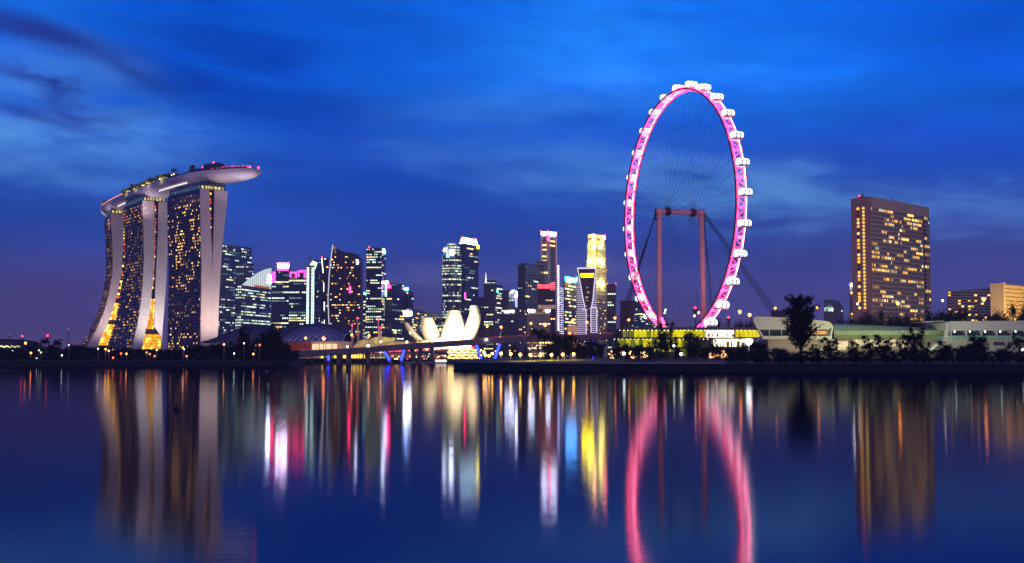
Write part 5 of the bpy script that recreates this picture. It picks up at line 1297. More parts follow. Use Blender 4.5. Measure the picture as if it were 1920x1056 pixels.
gp(1168, 1178, 619, 632.5, 1); gp(1180, 1188, 619, 632.5, 1)
gp(1324, 1376, 620, 632.5, 2); 
xx = 1379
while xx < 1418: gp(xx, xx + 7.6, 619, 632.5, 0); xx += 8
gl.quad(at(1419, 632.5, Yf), at(1430, 632.5, Yf), at(1420, 619, Yf), at(1419, 619, Yf), 0)
xx = 1158
while xx < 1300: gp(xx, xx + 7.6, 636, 650.5, 0 if random.random() < .45 else 1); xx += 8
gp(1338, 1400, 636, 650, 2); gp(1400, 1412, 636, 641, 2); gp(1226, 1266, 654, 660, 0); gp(1268, 1330, 654, 668, 1)
gl.build('glazing', [Gy, Gyd, Gw], tm)
b = MB(); rng = random.Random(21)
for (x0, x1, ya, yb_, n_) in ((1326, 1375, 624, 632, 7), (1342, 1400, 640, 650, 9)):
    for kk in range(n_): xq = x0 + (x1 - x0) * (kk + .6 * rng.random()) / n_; w9 = rng.uniform(1.5, 6); y9 = ya + rng.uniform(-1, 3); b.quad(at(xq, yb_, Yf - .3), at(xq + w9, yb_, Yf - .3), at(xq + w9, y9, Yf - .3), at(xq, y9, Yf - .3))
b.build('shop_counter', glow('counter', (.35, .12, .08), .5, .7, .8), tm)
b = MB()
for kk in range(34): xq = 1162 + kk * 7.6; p = at(xq, 619.6, Yt + .5); b.ball(p, .28, 5, 3); p = at(xq - 10, 636.3, Yt + .5); b.ball(p, .26, 5, 3)
b.build('soffit_light', glow('soffit', (1, .85, .35), 4), tm)['kind'] = 'stuff'
b = MB()
for xq in (1165.5, 1175, 1185, 1320, 1378, 1226): b.tube([at(xq, 632.5, Yt + 2), at(xq, 619, Yt + 2)], .3, 5)
for xq in (1150, 1190, 1230, 1266, 1300, 1337, 1380): b.tube([at(xq, 650.5, Yt + 2), at(xq, 635.5, Yt + 2)], .3, 5)
for xq in (1170, 1215, 1260, 1310, 1350): b.tube([at(xq, 674, Yt + 2), at(xq, 652, Yt + 2)], .3, 5)
b.build('column', M_conc, tm)
b = MB()
for kk in range(120): b.ball(at(rng.choice((rng.uniform(1140, 1216), rng.uniform(1330, 1368))), rng.uniform(659, 671), rng.uniform(640, 684)), rng.uniform(.25, .7), 5, 3, rng.randrange(3))
for kk in range(45): b.ball(at(rng.uniform(990, 1120), rng.uniform(640, 668), rng.uniform(560, 684)), rng.uniform(.18, .4), 5, 3, rng.randrange(3))
tag(b.build('festoon_lights', [glow('stall_orange', (1, .42, .12), 3.2), glow('stall_gold', (1, .66, .25), 3), glow('stall_pink', (1, .35, .25), 3)]), 'scatter of orange stall and party lights at ground level beside the terminal', 'lights', kind='stuff')

# ================================================================== GRANDSTAND BUILDINGS
M_shell = mat('cream_shell', (.50, .46, .38), .7, 0, .06, .05)
Yq = 500
gs = thing('grandstand', 'cream curved grandstand shell with slanting left end behind the tall feathery tree', 'grandstand', (X(1480, Yq), Yq, LZ))
def poly(b, pts, Y, dep, mi=0): b.prism([at(px, py, Y) for px, py in pts], (0, dep, 0), mi)
b = MB(); poly(b, [(1424, 618), (1554, 618), (1559, 614), (1560, 608), (1556, 604), (1548, 602), (1500, 597), (1440, 594), (1418, 593.5), (1412, 596), (1412, 601)][:], Yq, 5); b.build('upper_shell', M_shell, gs)
b = MB(); poly(b, [(1412, 601), (1424, 618), (1434, 634), (1429, 634)], Yq, 2); poly(b, [(1556, 632), (1560, 608), (1563, 614), (1559, 632)], Yq, 3); poly(b, [(1429, 636), (1560, 636), (1560, 630), (1431, 630)], Yq - .5, 8); b.build('end_frame', M_shell, gs)
b = MB(); poly(b, [(1440, 672), (1566, 672), (1566, 636), (1440, 636)], Yq + 2, 20); b.build('wall', M_beige, gs)
b = MB(); poly(b, [(1428, 630), (1556, 630), (1554, 618), (1424, 618)], Yq + 9, 1); b.build('glazing', M_teal, gs)
b = MB()
for px in (1442, 1465, 1480, 1507, 1532, 1552): poly(b, [(px, 630), (px + 1, 630), (px + 1, 618), (px, 618)], Yq + 1, .6)
b.build('column', M_shell, gs)
b = MB(); poly(b, [(1512, 627), (1550, 627), (1550, 621), (1512, 619)], Yq + 8.5, .2); b.build('warm_window', glow('stand_amber', (1, .42, .10), .8, .6, .5), gs)
b = MB(); poly(b, [(1430, 646), (1560, 646), (1560, 672), (1430, 672)][::-1], Yq - 12, .4); 
gh = thing('green_lit_hall', 'long ribbed hall washed in green light between the grandstand shell and the white stand', 'hall', (X(1650, Yq), Yq + 10, LZ))
M_green = mat('ribbed_panel', (.42, .50, .26), .6, 0, .05, .1)
b = MB(); NN = 66
for k_ in range(NN):
    x0 = 1564 + (1772 - 1564) * k_ / NN; x1 = 1564 + (1772 - 1564) * (k_ + 1) / NN; yt0 = 606 + 8 * min(1, (x0 - 1564) / 160); yt1 = 606 + 8 * min(1, (x1 - 1564) / 160)
    pr = []
    for (xx_, yt_) in ((x0, yt0), (x1 - .6, yt1)):
        pr.append([at(xx_, 634, Yq + 11), at(xx_, 628, Yq + 9), at(xx_, 620, Yq + 9.5), at(xx_, yt_ + 2.5, Yq + 13), at(xx_, yt_, Yq + 20)])
    for j in range(4): b.add([pr[0][j], pr[1][j], pr[1][j + 1], pr[0][j + 1]], [(0, 1, 2, 3)], 0, False)
    q0 = at(x1 - .6, 634, Yq + 11.8); q1 = at(x1, 634, Yq + 11.8)
poly(b, [(1564, 634), (1772, 634), (1772, 616), (1564, 609)], Yq + 12.5, 30, 1)
b.build('wall', [M_green, mat('rib_gap', (.10, .13, .06), .7)], gh)
b = MB(); poly(b, [(1566, 672), (1775, 672), (1775, 634), (1566, 634)], Yq + 16, 20); b.build('base', M_beige, gh)
b = MB(); poly(b, [(1726, 603), (1770, 601), (1770, 603), (1736, 605)], Yq + 8, 14); b.build('canopy', M_conc, gh)
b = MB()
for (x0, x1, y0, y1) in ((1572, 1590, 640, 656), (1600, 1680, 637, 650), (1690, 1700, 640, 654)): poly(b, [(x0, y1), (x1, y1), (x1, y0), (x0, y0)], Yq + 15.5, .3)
b.build('lit_wall', glow('stand_pale', (1, .82, .45), .85, .5, .2), gh)  # wall panels that glow in place of light falling on them
ws = thing('white_stand', 'long white stand building with dark window bands and teal strip at the right edge', 'grandstand', (X(1880, Yq), Yq, LZ))
b = MB(); poly(b, [(1774, 620), (2100, 620), (2100, 600), (1780, 602.5), (1776, 605)], Yq, 26); poly(b, [(1772, 634), (1778, 634), (1779, 604), (1775, 604)], Yq - .6, 2); b.build('upper_shell', M_shell, ws)
b = MB(); poly(b, [(1775, 672), (2100, 672), (2100, 634), (1775, 634)], Yq + 3, 24); b.build('wall', M_shell, ws)
b = MB(); poly(b, [(1776, 634), (2100, 634), (2100, 629.5), (1776, 629.5)], Yq - .5, 24); b.build('teal_strip', mat('teal_strip', (.16, .42, .30), .6), ws)
b = MB(); poly(b, [(1776, 629.5), (2100, 629.5), (2100, 620), (1776, 620)], Yq + 5, 1); b.build('glazing', M_glassdark, ws)
b = MB()
for k_ in range(12): px = 1782 + k_ * 28.5; poly(b, [(px, 629.5), (px + 3, 629.5), (px + 3, 620), (px, 620)], Yq + .6, .6)
b.build('column', M_shell, ws)
b = MB()
for k_ in range(10): px = 1864 + k_ * 26; poly(b, [(px, 648), (px + 20, 648), (px + 20, 641), (px, 641)], Yq + 2.4, .4)
b.build('lower_window', M_glassdark, ws)
b = MB()
for k_ in range(12): b.ball(at(1790 + k_ * 28.5, 622, Yq + 2), .28, 5, 3)
b.build('soffit_light', G_lampw, ws)
for (px, py, Yl, en, c_) in ((1440, 655, 470, 9000, (1, .9, .65)), (1530, 650, 472, 7500, (1, .85, .55)), (1600, 645, 482, 9000, (.85, 1, .45)), (1660, 645, 482, 8000, (.85, 1, .45)), (1725, 645, 482, 6500, (.85, 1, .5)), (1800, 650, 466, 8000, (.9, 1, .85)), (1880, 650, 466, 8000, (.9, 1, .85))):
    lamp('POINT', at(px, py, Yl), en, c_, 1)  # lamps added in front of the stands in place of spill light
# outside stair
st = thing('outdoor_stair', 'pale outdoor stair slanting up to the left end of the white stand', 'stair', (X(1755, 488), 488, LZ))
b = MB(); poly(b, [(1736, 660), (1742, 660), (1776, 636), (1771, 635)], 488, 4); b.build('stair_flight', M_conc, st)

# ================================================================== GIANT WHEEL
wc = Vector((100.6, 730, 90.5)); aw = Vector((.945, .327, 0)).normalized(); pw = Vector((.327, -.945, 0)).normalized(); RR = 73.0
wheel = thing('observation_wheel', 'giant observation wheel with pink lit rim and white glowing capsules', 'ferris wheel', (wc.x, wc.y, LZ))
def wp(phi, r, off=0.0): return wc + pw * (r * math.sin(phi)) + Vector((0, 0, r * math.cos(phi))) + aw * off
G_pink = glow('rim_pink', (1.0, .035, .15), 7.5, .85, .22); G_pinkw = glow('rim_pink_white', (1.0, .26, .40), 13.0, .8, .20); M_rim = mat('rim_tube', (.16, .05, .09), .4, .2)
NP = 168
b = MB()
for off in (-3.3, 3.3): b.tube([wp(2 * math.pi * i / NP, RR, off) for i in range(NP)], .55, 6, 0, True)
b.build('rim', M_rim, wheel)
b = MB()
for off in (-2.4, 2.4): b.tube([wp(2 * math.pi * i / NP, RR + .9, off) for i in range(NP)], .32, 5, 0 if off < 0 else 1, True)
for off in (-2.5, 2.5): b.tube([wp(2 * math.pi * i / NP, RR - .6, off) for i in range(NP)], .30, 4, 0, True)
b.build('rim_light', [G_pink, G_pinkw], wheel)
b = MB(); NL = 84
for i in range(NL):
    p0 = 2 * math.pi * i / NL; p1 = 2 * math.pi * (i + 1) / NL
    b.tube([wp(p0, RR, -3.2), wp(p0, RR, 3.2)], .13, 4, 0)
    if i % 2: b.tube([wp(p0, RR + .3, -3.0), wp(p1, RR + .3, 3.0)], .13, 4, 0)
    else: b.tube([wp(p0, RR + .3, 3.0), wp(p1, RR + .3, -3.0)], .13, 4, 0)
b.build('rim_lattice', G_pink, wheel)
PH0 = .19; NCAP = 28
b = MB()
for i in range(NCAP):
    f0 = PH0 + 2 * math.pi * i / NCAP; q_ = [wp(f0 - .028, RR + .1, -2.3), wp(f0 + .028, RR + .1, -2.3), wp(f0 + .028, RR + .1, 2.3), wp(f0 - .028, RR + .1, 2.6)]
    b.quad(*q_, mi=0)
    f1 = f0 + .108; q_ = [wp(f1 - .012, RR + .1, -2.2), wp(f1 + .016, RR + .1, -2.2), wp(f1 + .010, RR + .1, 2.4), wp(f1 - .014, RR + .1, 2.4)]; b.quad(*q_, mi=1)
b.build('light_panel', [glow('panel_pink', (1, .28, .40), 3.6, .7, .5), G_pink], wheel)
# capsules: frame, glazing, mount
def capsule_meshes():
    L_, r_ = 7.0, 2.15; ax = aw; up = Vector((0, 0, 1)); sd_ = pw
    def ringp(s_, r, n=14): return [ax * s_ + (up * math.cos(2 * math.pi * k / n) + sd_ * math.sin(2 * math.pi * k / n)) * r for k in range(n)]
    sec = [(-L_ / 2, r_ * .55), (-L_ / 2 + .5, r_ * .9), (-L_ / 2 + 1.1, r_), (L_ / 2 - 1.1, r_), (L_ / 2 - .5, r_ * .9), (L_ / 2, r_ * .55)]
    g_ = MB(); n = 10
    for (sa, sb) in ((-3.45, -1.55), (-.95, .95), (1.55, 3.45)):
        ra, rb_ = (r_ * (.86 if sa < -3 else 1)), (r_ * (.86 if sb > 3 else 1))
        vs = ringp(sa, ra, n) + ringp(sb, rb_, n)
        g_.add(vs, [(k, n + k, n + (k + 1) % n, (k + 1) % n) for k in range(n)] + [tuple(range(n)), tuple(n + k for k in range(n - 1, -1, -1))], 0, False)
    f_ = MB()
    f_.tube([ax * -3.3, ax * 3.3], r_ * .80, 10)
    for s_ in (-3.45, -1.25, 1.25, 3.45):
        rr = r_ * 1.02 if abs(s_) < 3 else r_ * .84
        f_.tube([ax * s_ + (up * math.cos(2 * math.pi * k / 16) + sd_ * math.sin(2 * math.pi * k / 16)) * rr for k in range(16)], .22, 4, 0, True)
    for th in (math.pi / 2 - .2, -math.pi / 2 + .2, math.pi * .92, -math.pi * .92, math.pi / 2 + .55, -math.pi / 2 - .55):
        pt = (up * math.cos(th) + sd_ * math.sin(th)) * r_ * 1.02; f_.tube([pt - ax * L_ / 2 * .82, pt + ax * L_ / 2 * .82], .15, 4)
    fl = MB(); fl.prism([ax * (-2.9) + sd_ * (-1.7) + up * -1.5, ax * 2.9 + sd_ * -1.7 + up * -1.5, ax * 2.9 + sd_ * 1.7 + up * -1.5, ax * -2.9 + sd_ * 1.7 + up * -1.5], -up * .75)
    mt = MB()
    for s_ in (-2.4, 2.4): mt.tube([ax * s_ + (up * math.cos(2 * math.pi * k / 20) + sd_ * math.sin(2 * math.pi * k / 20)) * 2.5 for k in range(20)], .14, 4, 0, True)
    return g_, f_, fl, mt
g_, f_, fl, mt = capsule_meshes()
G_cap = glow('capsule_glow', (.85, .92, 1.0), 3.4, .5, .6)
cobj = f_.build('capsule', M_frame, wheel, origin=(0, 0, 0)); cobj.location = wp(PH0, 75.6, .9) - wloc(wheel)
for nm, bb_, m_ in (('capsule_glazing', g_, G_cap), ('capsule_floor', fl, M_conc), ('mount_ring', mt, M_steel)):
    me_o = bb_.build(nm, m_, None, origin=(0, 0, 0)); me_o.parent = cobj; me_o.location = (0, 0, 0)
for i in range(1, NCAP):
    c = copy_tree(cobj, wheel); c.location = wp(PH0 + 2 * math.pi * i / NCAP, 75.6, .9) - wloc(wheel)
# hub, axle, columns, cables
M_hub = mat('hub_steel', (.10, .05, .06), .5, .4)
hubL = 8.4
b = MB(); b.tube([wc - aw * 13.6, wc + aw * 13.6], 1.35, 14); b.build('axle', M_pinksteel, wheel)
for s_ in (-hubL, hubL):
    b = MB(); b.tube([wc + aw * (s_ - .9), wc + aw * (s_ + .9)], 2.5, 18); b.tube([wc + aw * (s_ - 1.6), wc + aw * (s_ - 1.2)], 1.9, 14); b.tube([wc + aw * (s_ + 1.2), wc + aw * (s_ + 1.6)], 1.9, 14); b.build('hub', M_hub, wheel)
    b = MB()
    for f in (-3.6, 3.6): b.tube([wc + aw * (s_ + f * .6), wc + aw * (s_ + f * .6 + .3)], 1.7, 14)
    b.build('bearing', M_pinksteel, wheel)
for s_, lean in ((-14.0, -.3), (14.0, 1.8)):
    tp = wc + aw * s_; bt = Vector((tp.x, tp.y, LZ)) + aw * lean; b = MB()
    b.tube([bt, tp + Vector((0, 0, -2)), tp + Vector((0, 0, .8))], [1.55, 1.55, 1.5], 16); b.tube([tp - aw * 2.2, tp + aw * 2.2], 1.8, 14); b.tube([tp + Vector((0, 0, -3.4)), tp + Vector((0, 0, -2.4))], 2.2, 14)
    b.build('column', M_pinksteel, wheel)
    fb = MB(); o_ = tp + aw * (1.9 if s_ > 0 else -1.9)
    for zz in (0, -2.4, -4.8): MB().tube([o_ + Vector((0, 0, zz - .5)), o_ + Vector((0, 0, zz + .5))], 1.1, 10).build('cable_anchor', M_hub, wheel)
def cables(p0, p1, n, sp, r=.16):
    for i in range(n):
        d_ = (i - (n - 1) / 2) * sp
        MB().tube([p0 + Vector((0, 0, d_ * .6)), p1 + Vector((d_ * 1.0, 0, 0))], r, 5).build('stay_cable', M_frame, wheel)
tL, tR = wc - aw * 15.5, wc + aw * 15.5
def gnd(px, py, Y): p = at(px, py, Y); return p
cables(tL, gnd(1146, 650, 700), 3, 1.6); cables(tL, gnd(1150, 660, 780), 3, 1.6)
cables(tR, gnd(1473, 615, 690), 4, 1.5, .18); cables(tR, gnd(1341, 650, 800), 2, 1.8, .18)
NSP = 96
for i in range(NSP):
    ph = 2 * math.pi * i / NSP; s_ = -hubL if i % 2 else hubL; dph = .10 if (i // 2) % 2 else -.10
    o = MB().tube([wp(ph + dph * 3, 2.4, s_), wp(ph, RR - .4, -1.2 if i % 2 else 1.2)], .055, 3).build('spoke', M_frame, wheel)
lamp('SPOT', tL + Vector((-12, -60, -70)), 42000, (1, .60, .66), 2, wc - aw * 14 - Vector((0, 0, 30)), 70, 1)
lamp('SPOT', tR + Vector((6, -60, -70)), 46000, (1, .56, .62), 2, wc + aw * 14 - Vector((0, 0, 30)), 70, 1)
# pink flare lamps low on the boarding side
b = MB()
for px, py in ((1243, 603), (1245, 606), (1241, 598)): b.ball(at(px, py, 722), .9, 6, 4)
b.build('boarding_light', glow('flare_pink', (1, .06, .22), 7), wheel)

# ================================================================== TREES
def leaf_cloud(b, blobs, n, size, rng, flat=.6):
    tot = sum(q_[3] ** 2 for q_ in blobs)
    for (cx_, cy_, cz_, r_) in blobs:
        k_ = int(n * r_ ** 2 / tot)
        for _ in range(k_):
            d = Vector((rng.gauss(0, 1), rng.gauss(0, 1), rng.gauss(0, 1))).normalized() * r_ * min(1.7, abs(rng.gauss(0, .72)))
            c = Vector((cx_ + d.x, cy_ + d.y, cz_ + d.z * .8)); s_ = size * rng.uniform(.6, 1.4)
            u = Vector((rng.gauss(0, 1), rng.gauss(0, 1), rng.gauss(0, flat))).normalized(); v = u.cross(Vector((rng.gauss(0, 1), rng.gauss(0, 1), rng.gauss(0, 1)))).normalized()
            b.add([c - u * s_, c - v * s_ * .45, c + u * s_, c + v * s_ * .45], [(0, 1, 2, 3)])
def make_tree(kind, seed):
    """unit tree: height 1, width about 1 (scaled afterwards); returns crown mesh, trunk mesh"""
    rng = random.Random(seed); cb = MB(); tb = MB()
    if kind == 'broad':
        tb.tube([(0, 0, 0), (.01, 0, .2), (0, .01, .5)], [.035, .028, .018], 6); bl = []
        for i in range(11):
            a = rng.random() * 6.28; d = rng.uniform(.08, .33); z = rng.uniform(.22, .84); r_ = rng.uniform(.13, .22)
            d *= 1.15 - abs(z - .58) * 1.5; p = (math.cos(a) * d, math.sin(a) * d, z); bl.append((*p, r_))
            tb.tube([(0, 0, .2 + .3 * rng.random()), (p[0] * .6, p[1] * .6, z * .85), p], [.014, .009, .004], 4)
        bl.append((0, 0, .5, .32)); leaf_cloud(cb, bl, 7000, .027, rng)
    elif kind == 'dense':
        tb.tube([(0, 0, 0), (0, 0, .5)], [.04, .02], 6); bl = [(rng.uniform(-.3, .3), rng.uniform(-.3, .3), rng.uniform(.35, .8), rng.uniform(.16, .24)) for _ in range(9)]; leaf_cloud(cb, bl, 2600, .034, rng)
    elif kind == 'airy':
        tb.tube([(0, 0, 0), (.01, 0, .3), (0, .01, .7)], [.03, .022, .012], 6); bl = []
        for i in range(30):
            a = rng.random() * 6.28; d = rng.uniform(.05, .42); z = rng.uniform(.10, .92); p = (math.cos(a) * d * (1.2 - z * .5), math.sin(a) * d * (1.2 - z * .5), z); bl.append((*p, rng.uniform(.06, .12)))
            tb.tube([(0, 0, .15 + .4 * rng.random()), (p[0] * .5, p[1] * .5, z * .8), p], [.013, .008, .003], 4)
        leaf_cloud(cb, bl, 4500, .026, rng)
    elif kind == 'bush':
        bl = [(rng.uniform(-.35, .35), rng.uniform(-.3, .3), rng.uniform(.2, .68), rng.uniform(.16, .27)) for _ in range(10)]; tb.tube([(0, 0, 0), (0, 0, .4)], [.03, .02], 5); leaf_cloud(cb, bl, 2200, .026, rng)
    elif kind == 'palm':
        tb.tube([(0, 0, 0), (.02, 0, .35), (.0, 0, .74)], [.022, .016, .014], 6)
        for i in range(34):
            a = i * 2.4 + rng.random() * .5; e0 = rng.uniform(.25, 1.2); L_ = rng.uniform(.30, .40); pts = []; p = Vector((0, 0, .74)); dirv = Vector((math.cos(a) * math.cos(e0), math.sin(a) * math.cos(e0), math.sin(e0)))
            for s_ in range(8): pts.append(p.copy()); p = p + dirv * L_ / 7; dirv = (dirv + Vector((0, 0, -.24))).normalized()
            for s_ in range(1, 8):
                side = (pts[s_] - pts[s_ - 1]).cross(Vector((0, 0, 1))).normalized()
                for sg in (1, -1):
                    for h_ in (0, .5):
                        q_ = pts[s_ - 1].lerp(pts[s_], h_); tip = q_ + side * sg * .095 * (1.1 - s_ / 10) + Vector((0, 0, -.045)) + (pts[s_] - pts[s_ - 1]) * .6
                        cb.add([q_, q_ + (pts[s_] - pts[s_ - 1]) * .5, tip], [(0, 1, 2)])
            cb.tube(pts, .004, 3)
        for _ in range(120):
            d = Vector((rng.gauss(0, 1), rng.gauss(0, 1), rng.gauss(0, 1))).normalized() * .05; c = Vector((0, 0, .74)) + d; cb.add([c, c + Vector((.03, 0, .02)), c + Vector((0, .03, -.02))], [(0, 1, 2)])
    elif kind == 'feather':
        tb.tube([(0, 0, 0), (0, 0, .45), (.01, 0, .85)], [.022, .016, .005], 6)
        for i in range(120):
            a = rng.random() * 6.28; z0 = rng.uniform(.16, .80) ** 1.0; e0 = rng.uniform(.55, 1.1); L_ = rng.uniform(.22, .42) * (1.15 - z0 * .55); dirv = Vector((math.cos(a) * math.cos(e0), math.sin(a) * math.cos(e0), math.sin(e0))); p = Vector((0, 0, z0)); end = p + dirv * L_; tb.tube([p, p.lerp(end, .6), end], [.006, .004, .001], 3)
            for _ in range(60):
                f = rng.uniform(.2, 1.0) ** .8; c = p.lerp(end, f) + Vector((rng.gauss(0, .016), rng.gauss(0, .016), rng.gauss(0, .016))); u = (dirv + Vector((rng.gauss(0, .4), rng.gauss(0, .4), rng.gauss(0, .3)))).normalized(); v = u.cross(Vector((rng.random(), rng.random(), rng.random()))).normalized(); s_ = rng.uniform(.014, .028)
                cb.add([c - u * s_, c - v * s_ * .24, c + u * s_, c + v * s_ * .24], [(0, 1, 2, 3)])
    elif kind == 'layered':
        tb.tube([(0, 0, 0), (0, 0, .95)], [.02, .006], 6); bl = []
        for k_ in range(9):
            z = .2 + k_ * .088; rad = .42 * (1 - k_ / 10)
            for j in range(6):
                a = j * 1.047 + k_ * .5; bl.append((math.cos(a) * rad * .6, math.sin(a) * rad * .6, z, rad * .36))
                tb.tube([(0, 0, z - .02), (math.cos(a) * rad, math.sin(a) * rad, z)], [.006, .002], 3)
        leaf_cloud(cb, bl, 2400, .02, rng, .25)
    return cb, tb
LIB = {}
def tree(kind, var, px, ytop_, wpx, Y, label, group, base=LZ, leaf=None, name=None, cat='tree', rot=None):
    key = (kind, var, leaf.name if leaf else '')
    if key not in LIB:
        cb, tb = make_tree(kind, hash_(kind) + var * 13); c = cb.build('crown', leaf or M_leaf, None, (0, 0, 0)); t_ = tb.build('trunk', M_bark, None, (0, 0, 0))
        LIB[key] = (c.data, t_.data); bpy.data.objects.remove(c); bpy.data.objects.remove(t_)
    cm_, tm_ = LIB[key]; p = at(px, ytop_, Y); h = (p.z - base) * 1.04; w_ = PW(wpx, Y)
    nm = name or {'broad': 'broadleaf_tree', 'dense': 'broadleaf_tree', 'airy': 'open_crowned_tree', 'bush': 'shrub', 'palm': 'palm_tree', 'feather': 'casuarina_tree', 'layered': 'conifer_tree'}[kind]
    r = thing(nm, label, cat, (p.x, Y, base), group); wk = {'broad': .95, 'dense': .95, 'airy': .95, 'bush': .95, 'palm': .72, 'feather': .50, 'layered': .80}[kind]
    r.scale = (w_ / wk, w_ / wk, h); r.rotation_euler = (0, 0, random.random() * 6.28 if rot is None else rot)
    for nm2, me in (('crown', cm_), ('trunk', tm_)):
        o = bpy.data.objects.new(nm2, me); C.objects.link(o); o.parent = r
    return r
def hash_(s_): return sum(ord(c_) * (i + 1) for i, c_ in enumerate(s_))
GL, GR, GB, GP_ = 'trees of the left bank', 'trees of the right bank', 'tall trees behind the stands', 'trees of the promontory'
rng = random.Random(31)
ORD = 'first second third fourth fifth sixth seventh eighth ninth tenth eleventh twelfth thirteenth fourteenth fifteenth sixteenth seventeenth eighteenth nineteenth twentieth twenty-first twenty-second twenty-third twenty-fourth twenty-fifth twenty-sixth twenty-seventh twenty-eighth twenty-ninth thirtieth'.split()
LM = [(-99, 50, 'left of the palms at the far left'), (50, 125, 'under the far-left palms'), (125, 205, 'at the foot of the left hotel tower'), (205, 300, 'at the foot of the middle hotel tower'), (300, 410, 'at the foot of the right hotel tower'), (410, 480, 'before the dim ribbed hall'), (480, 600, 'around the tallest left-bank tree'),
      (1350, 1440, 'below the left end of the cream grandstand'), (1440, 1560, 'around the casuarina'), (1560, 1660, 'before the left half of the green hall'), (1660, 1770, 'before the right half of the green hall'), (1770, 2100, 'before the white stand')]
LM2 = [(1500, 1640, 'below the hotel end wall'), (1640, 1750, 'below the broad hotel front'), (1750, 1860, 'below the grey slab block'), (1860, 2100, 'below the amber slab block')]
CNT = {}
def place(what, px, lms=None):
    tx = [c_ for a_, b2_, c_ in (lms or LM) if a_ <= px < b2_][0]; n_ = CNT[(what, tx)] = CNT.get((what, tx), -1) + 1
    return ORD[n_] + ' ' + what + ' from the left ' + tx
# left bank -------------------------------------------------------------
L1 = [('palm', 66, 638, 14, 'palm at the far left, left of the pair of palm crowns'), ('palm', 84, 633, 20, 'tallest palm at the far left beside the red-tipped crane'), ('palm', 108, 636, 22, 'wide palm right of the tallest far-left palm'), ('palm', 96, 644, 16, 'small palm between the two large far-left palms'), ('palm', 52, 646, 14, 'small palm in front of the orange horizon lamp'),
      ('broad', 505, 614, 34, 'dark round tree just left of the tallest left-bank tree'), ('broad', 520, 604, 34, 'tallest dark tree of the left bank, before the blue shell roof'), ('airy', 462, 611, 32, 'open feathery tree before the dim ribbed hall'), ('airy', 452, 618, 24, 'thin tree at the left of the open feathery one'), ('broad', 490, 622, 30, 'dense tree between the open feathery tree and the tallest one'),
      ('broad', 533, 640, 34, 'tree below and right of the tallest, before the red colonnade'), ('broad', 548, 655, 30, 'low tree where the bridge meets the left bank'), ('bush', 566, 672, 26, 'small shrub at the bridge abutment')]
for i, (kd, px, yt, wd, lb) in enumerate(L1): tree(kd, i % 3, px, yt, wd, 575 if kd != 'bush' else 600, lb, GL)
xq = -10; i = 0
tops = [(-20, 654), (60, 652), (100, 648), (130, 648), (150, 645), (185, 649), (240, 648), (262, 653), (300, 652), (340, 652), (380, 643), (395, 640), (420, 642), (440, 640), (500, 642), (540, 652), (560, 668)]
def tl(px, tp):
    for (x0, y0), (x1, y1) in zip(tp[:-1], tp[1:]):
        if x0 <= px <= x1: return y0 + (y1 - y0) * (px - x0) / (x1 - x0)
    return tp[-1][1]
while xq < 556:
    wd = rng.uniform(24, 36); tree('broad', i % 5, xq, tl(xq, tops) + rng.uniform(-2, 2.5), wd, rng.uniform(575, 620), place('dark row tree', xq), 'dark tree row of the left bank'); xq += wd * .48; i += 1
xq = -14
while xq < 556:
    wd = rng.uniform(26, 36)
    tree('bush', i % 4, xq, 659 + rng.uniform(-5, 3), wd * 1.1, rng.uniform(554, 566), place('dark belt shrub', xq), 'dark shrub belt of the left bank', cat='shrub'); xq += wd * .36; i += 1
# promontory and behind -----------------------------------------------------------
P1_ = [('palm', 1008, 612, 40, 560, 'big palm crown before the low beige block'), ('palm', 1022, 622, 30, 565, 'second palm overlapping the big one on its right'), ('broad', 1042, 620, 30, 540, 'pointed dark tree between the palms and the round tree'), ('broad', 1066, 622, 44, 540, 'large round dark tree in front of the violet-white slanted tower'), ('broad', 1086, 634, 30, 540, 'dark tree right of the large round one'), ('broad', 1110, 632, 30, 545, 'dark tree left of the blue-lit pier by the terminal'),
       ('broad', 1125, 640, 26, 520, 'low dark tree at the left end of the terminal'), ('bush', 965, 642, 18, 540, 'small tree right of the right blue pier leg'), ('bush', 988, 643, 16, 540, 'small tree beneath the bridge before the palms'), ('broad', 1030, 640, 30, 530, 'low dark tree under the palms'), ('broad', 1095, 645, 34, 520, 'low tree behind the eighth gold lamp'),
       ('bush', 1060, 648, 30, 520, 'low shrub behind the pergola'), ('broad', 1156, 641, 22, 470, 'small tree before the left end of the terminal middle roof'), ('broad', 1174, 640, 22, 470, 'second small tree before the terminal middle roof'), ('broad', 1196, 642, 24, 470, 'third small tree before the terminal middle roof'), ('airy', 1218, 640, 22, 470, 'thin tree left of the big open tree at the terminal'),
       ('broad', 1268, 640, 28, 470, 'small dark tree right of the big open tree'), ('bush', 1230, 650, 34, 465, 'dark shrub left below the big open tree'), ('broad', 1322, 648, 28, 462, 'low dark tree left of the spindly palm-like one'),
       ('airy', 1248, 603, 46, 480, 'big open tree in front of the pink wheel foot'), ('airy', 1238, 622, 36, 478, 'leafy tree at the left of the big open tree'), ('broad', 1296, 614, 36, 480, 'dense upright dark tree under the wheel, right of the white star lamp'), ('broad', 1304, 640, 44, 470, 'dark low tree at the right foot of the dense upright one'), ('airy', 1336, 634, 24, 460, 'spindly palm-like tree before the bright shop'), ('airy', 1350, 646, 22, 455, 'low thin tree before the lit shops'),
       ('layered', 1387, 624, 24, 430, 'small layered conifer before the terminal right end'), ('broad', 1370, 650, 30, 420, 'dark tree left below the brightest white lamp'), ('broad', 1392, 646, 34, 418, 'dark tree under the brightest white lamp')]
for i, (kd, px, yt, wd, Y, lb) in enumerate(P1_): tree(kd, i % 4, px, yt, wd, Y, lb, GP_)
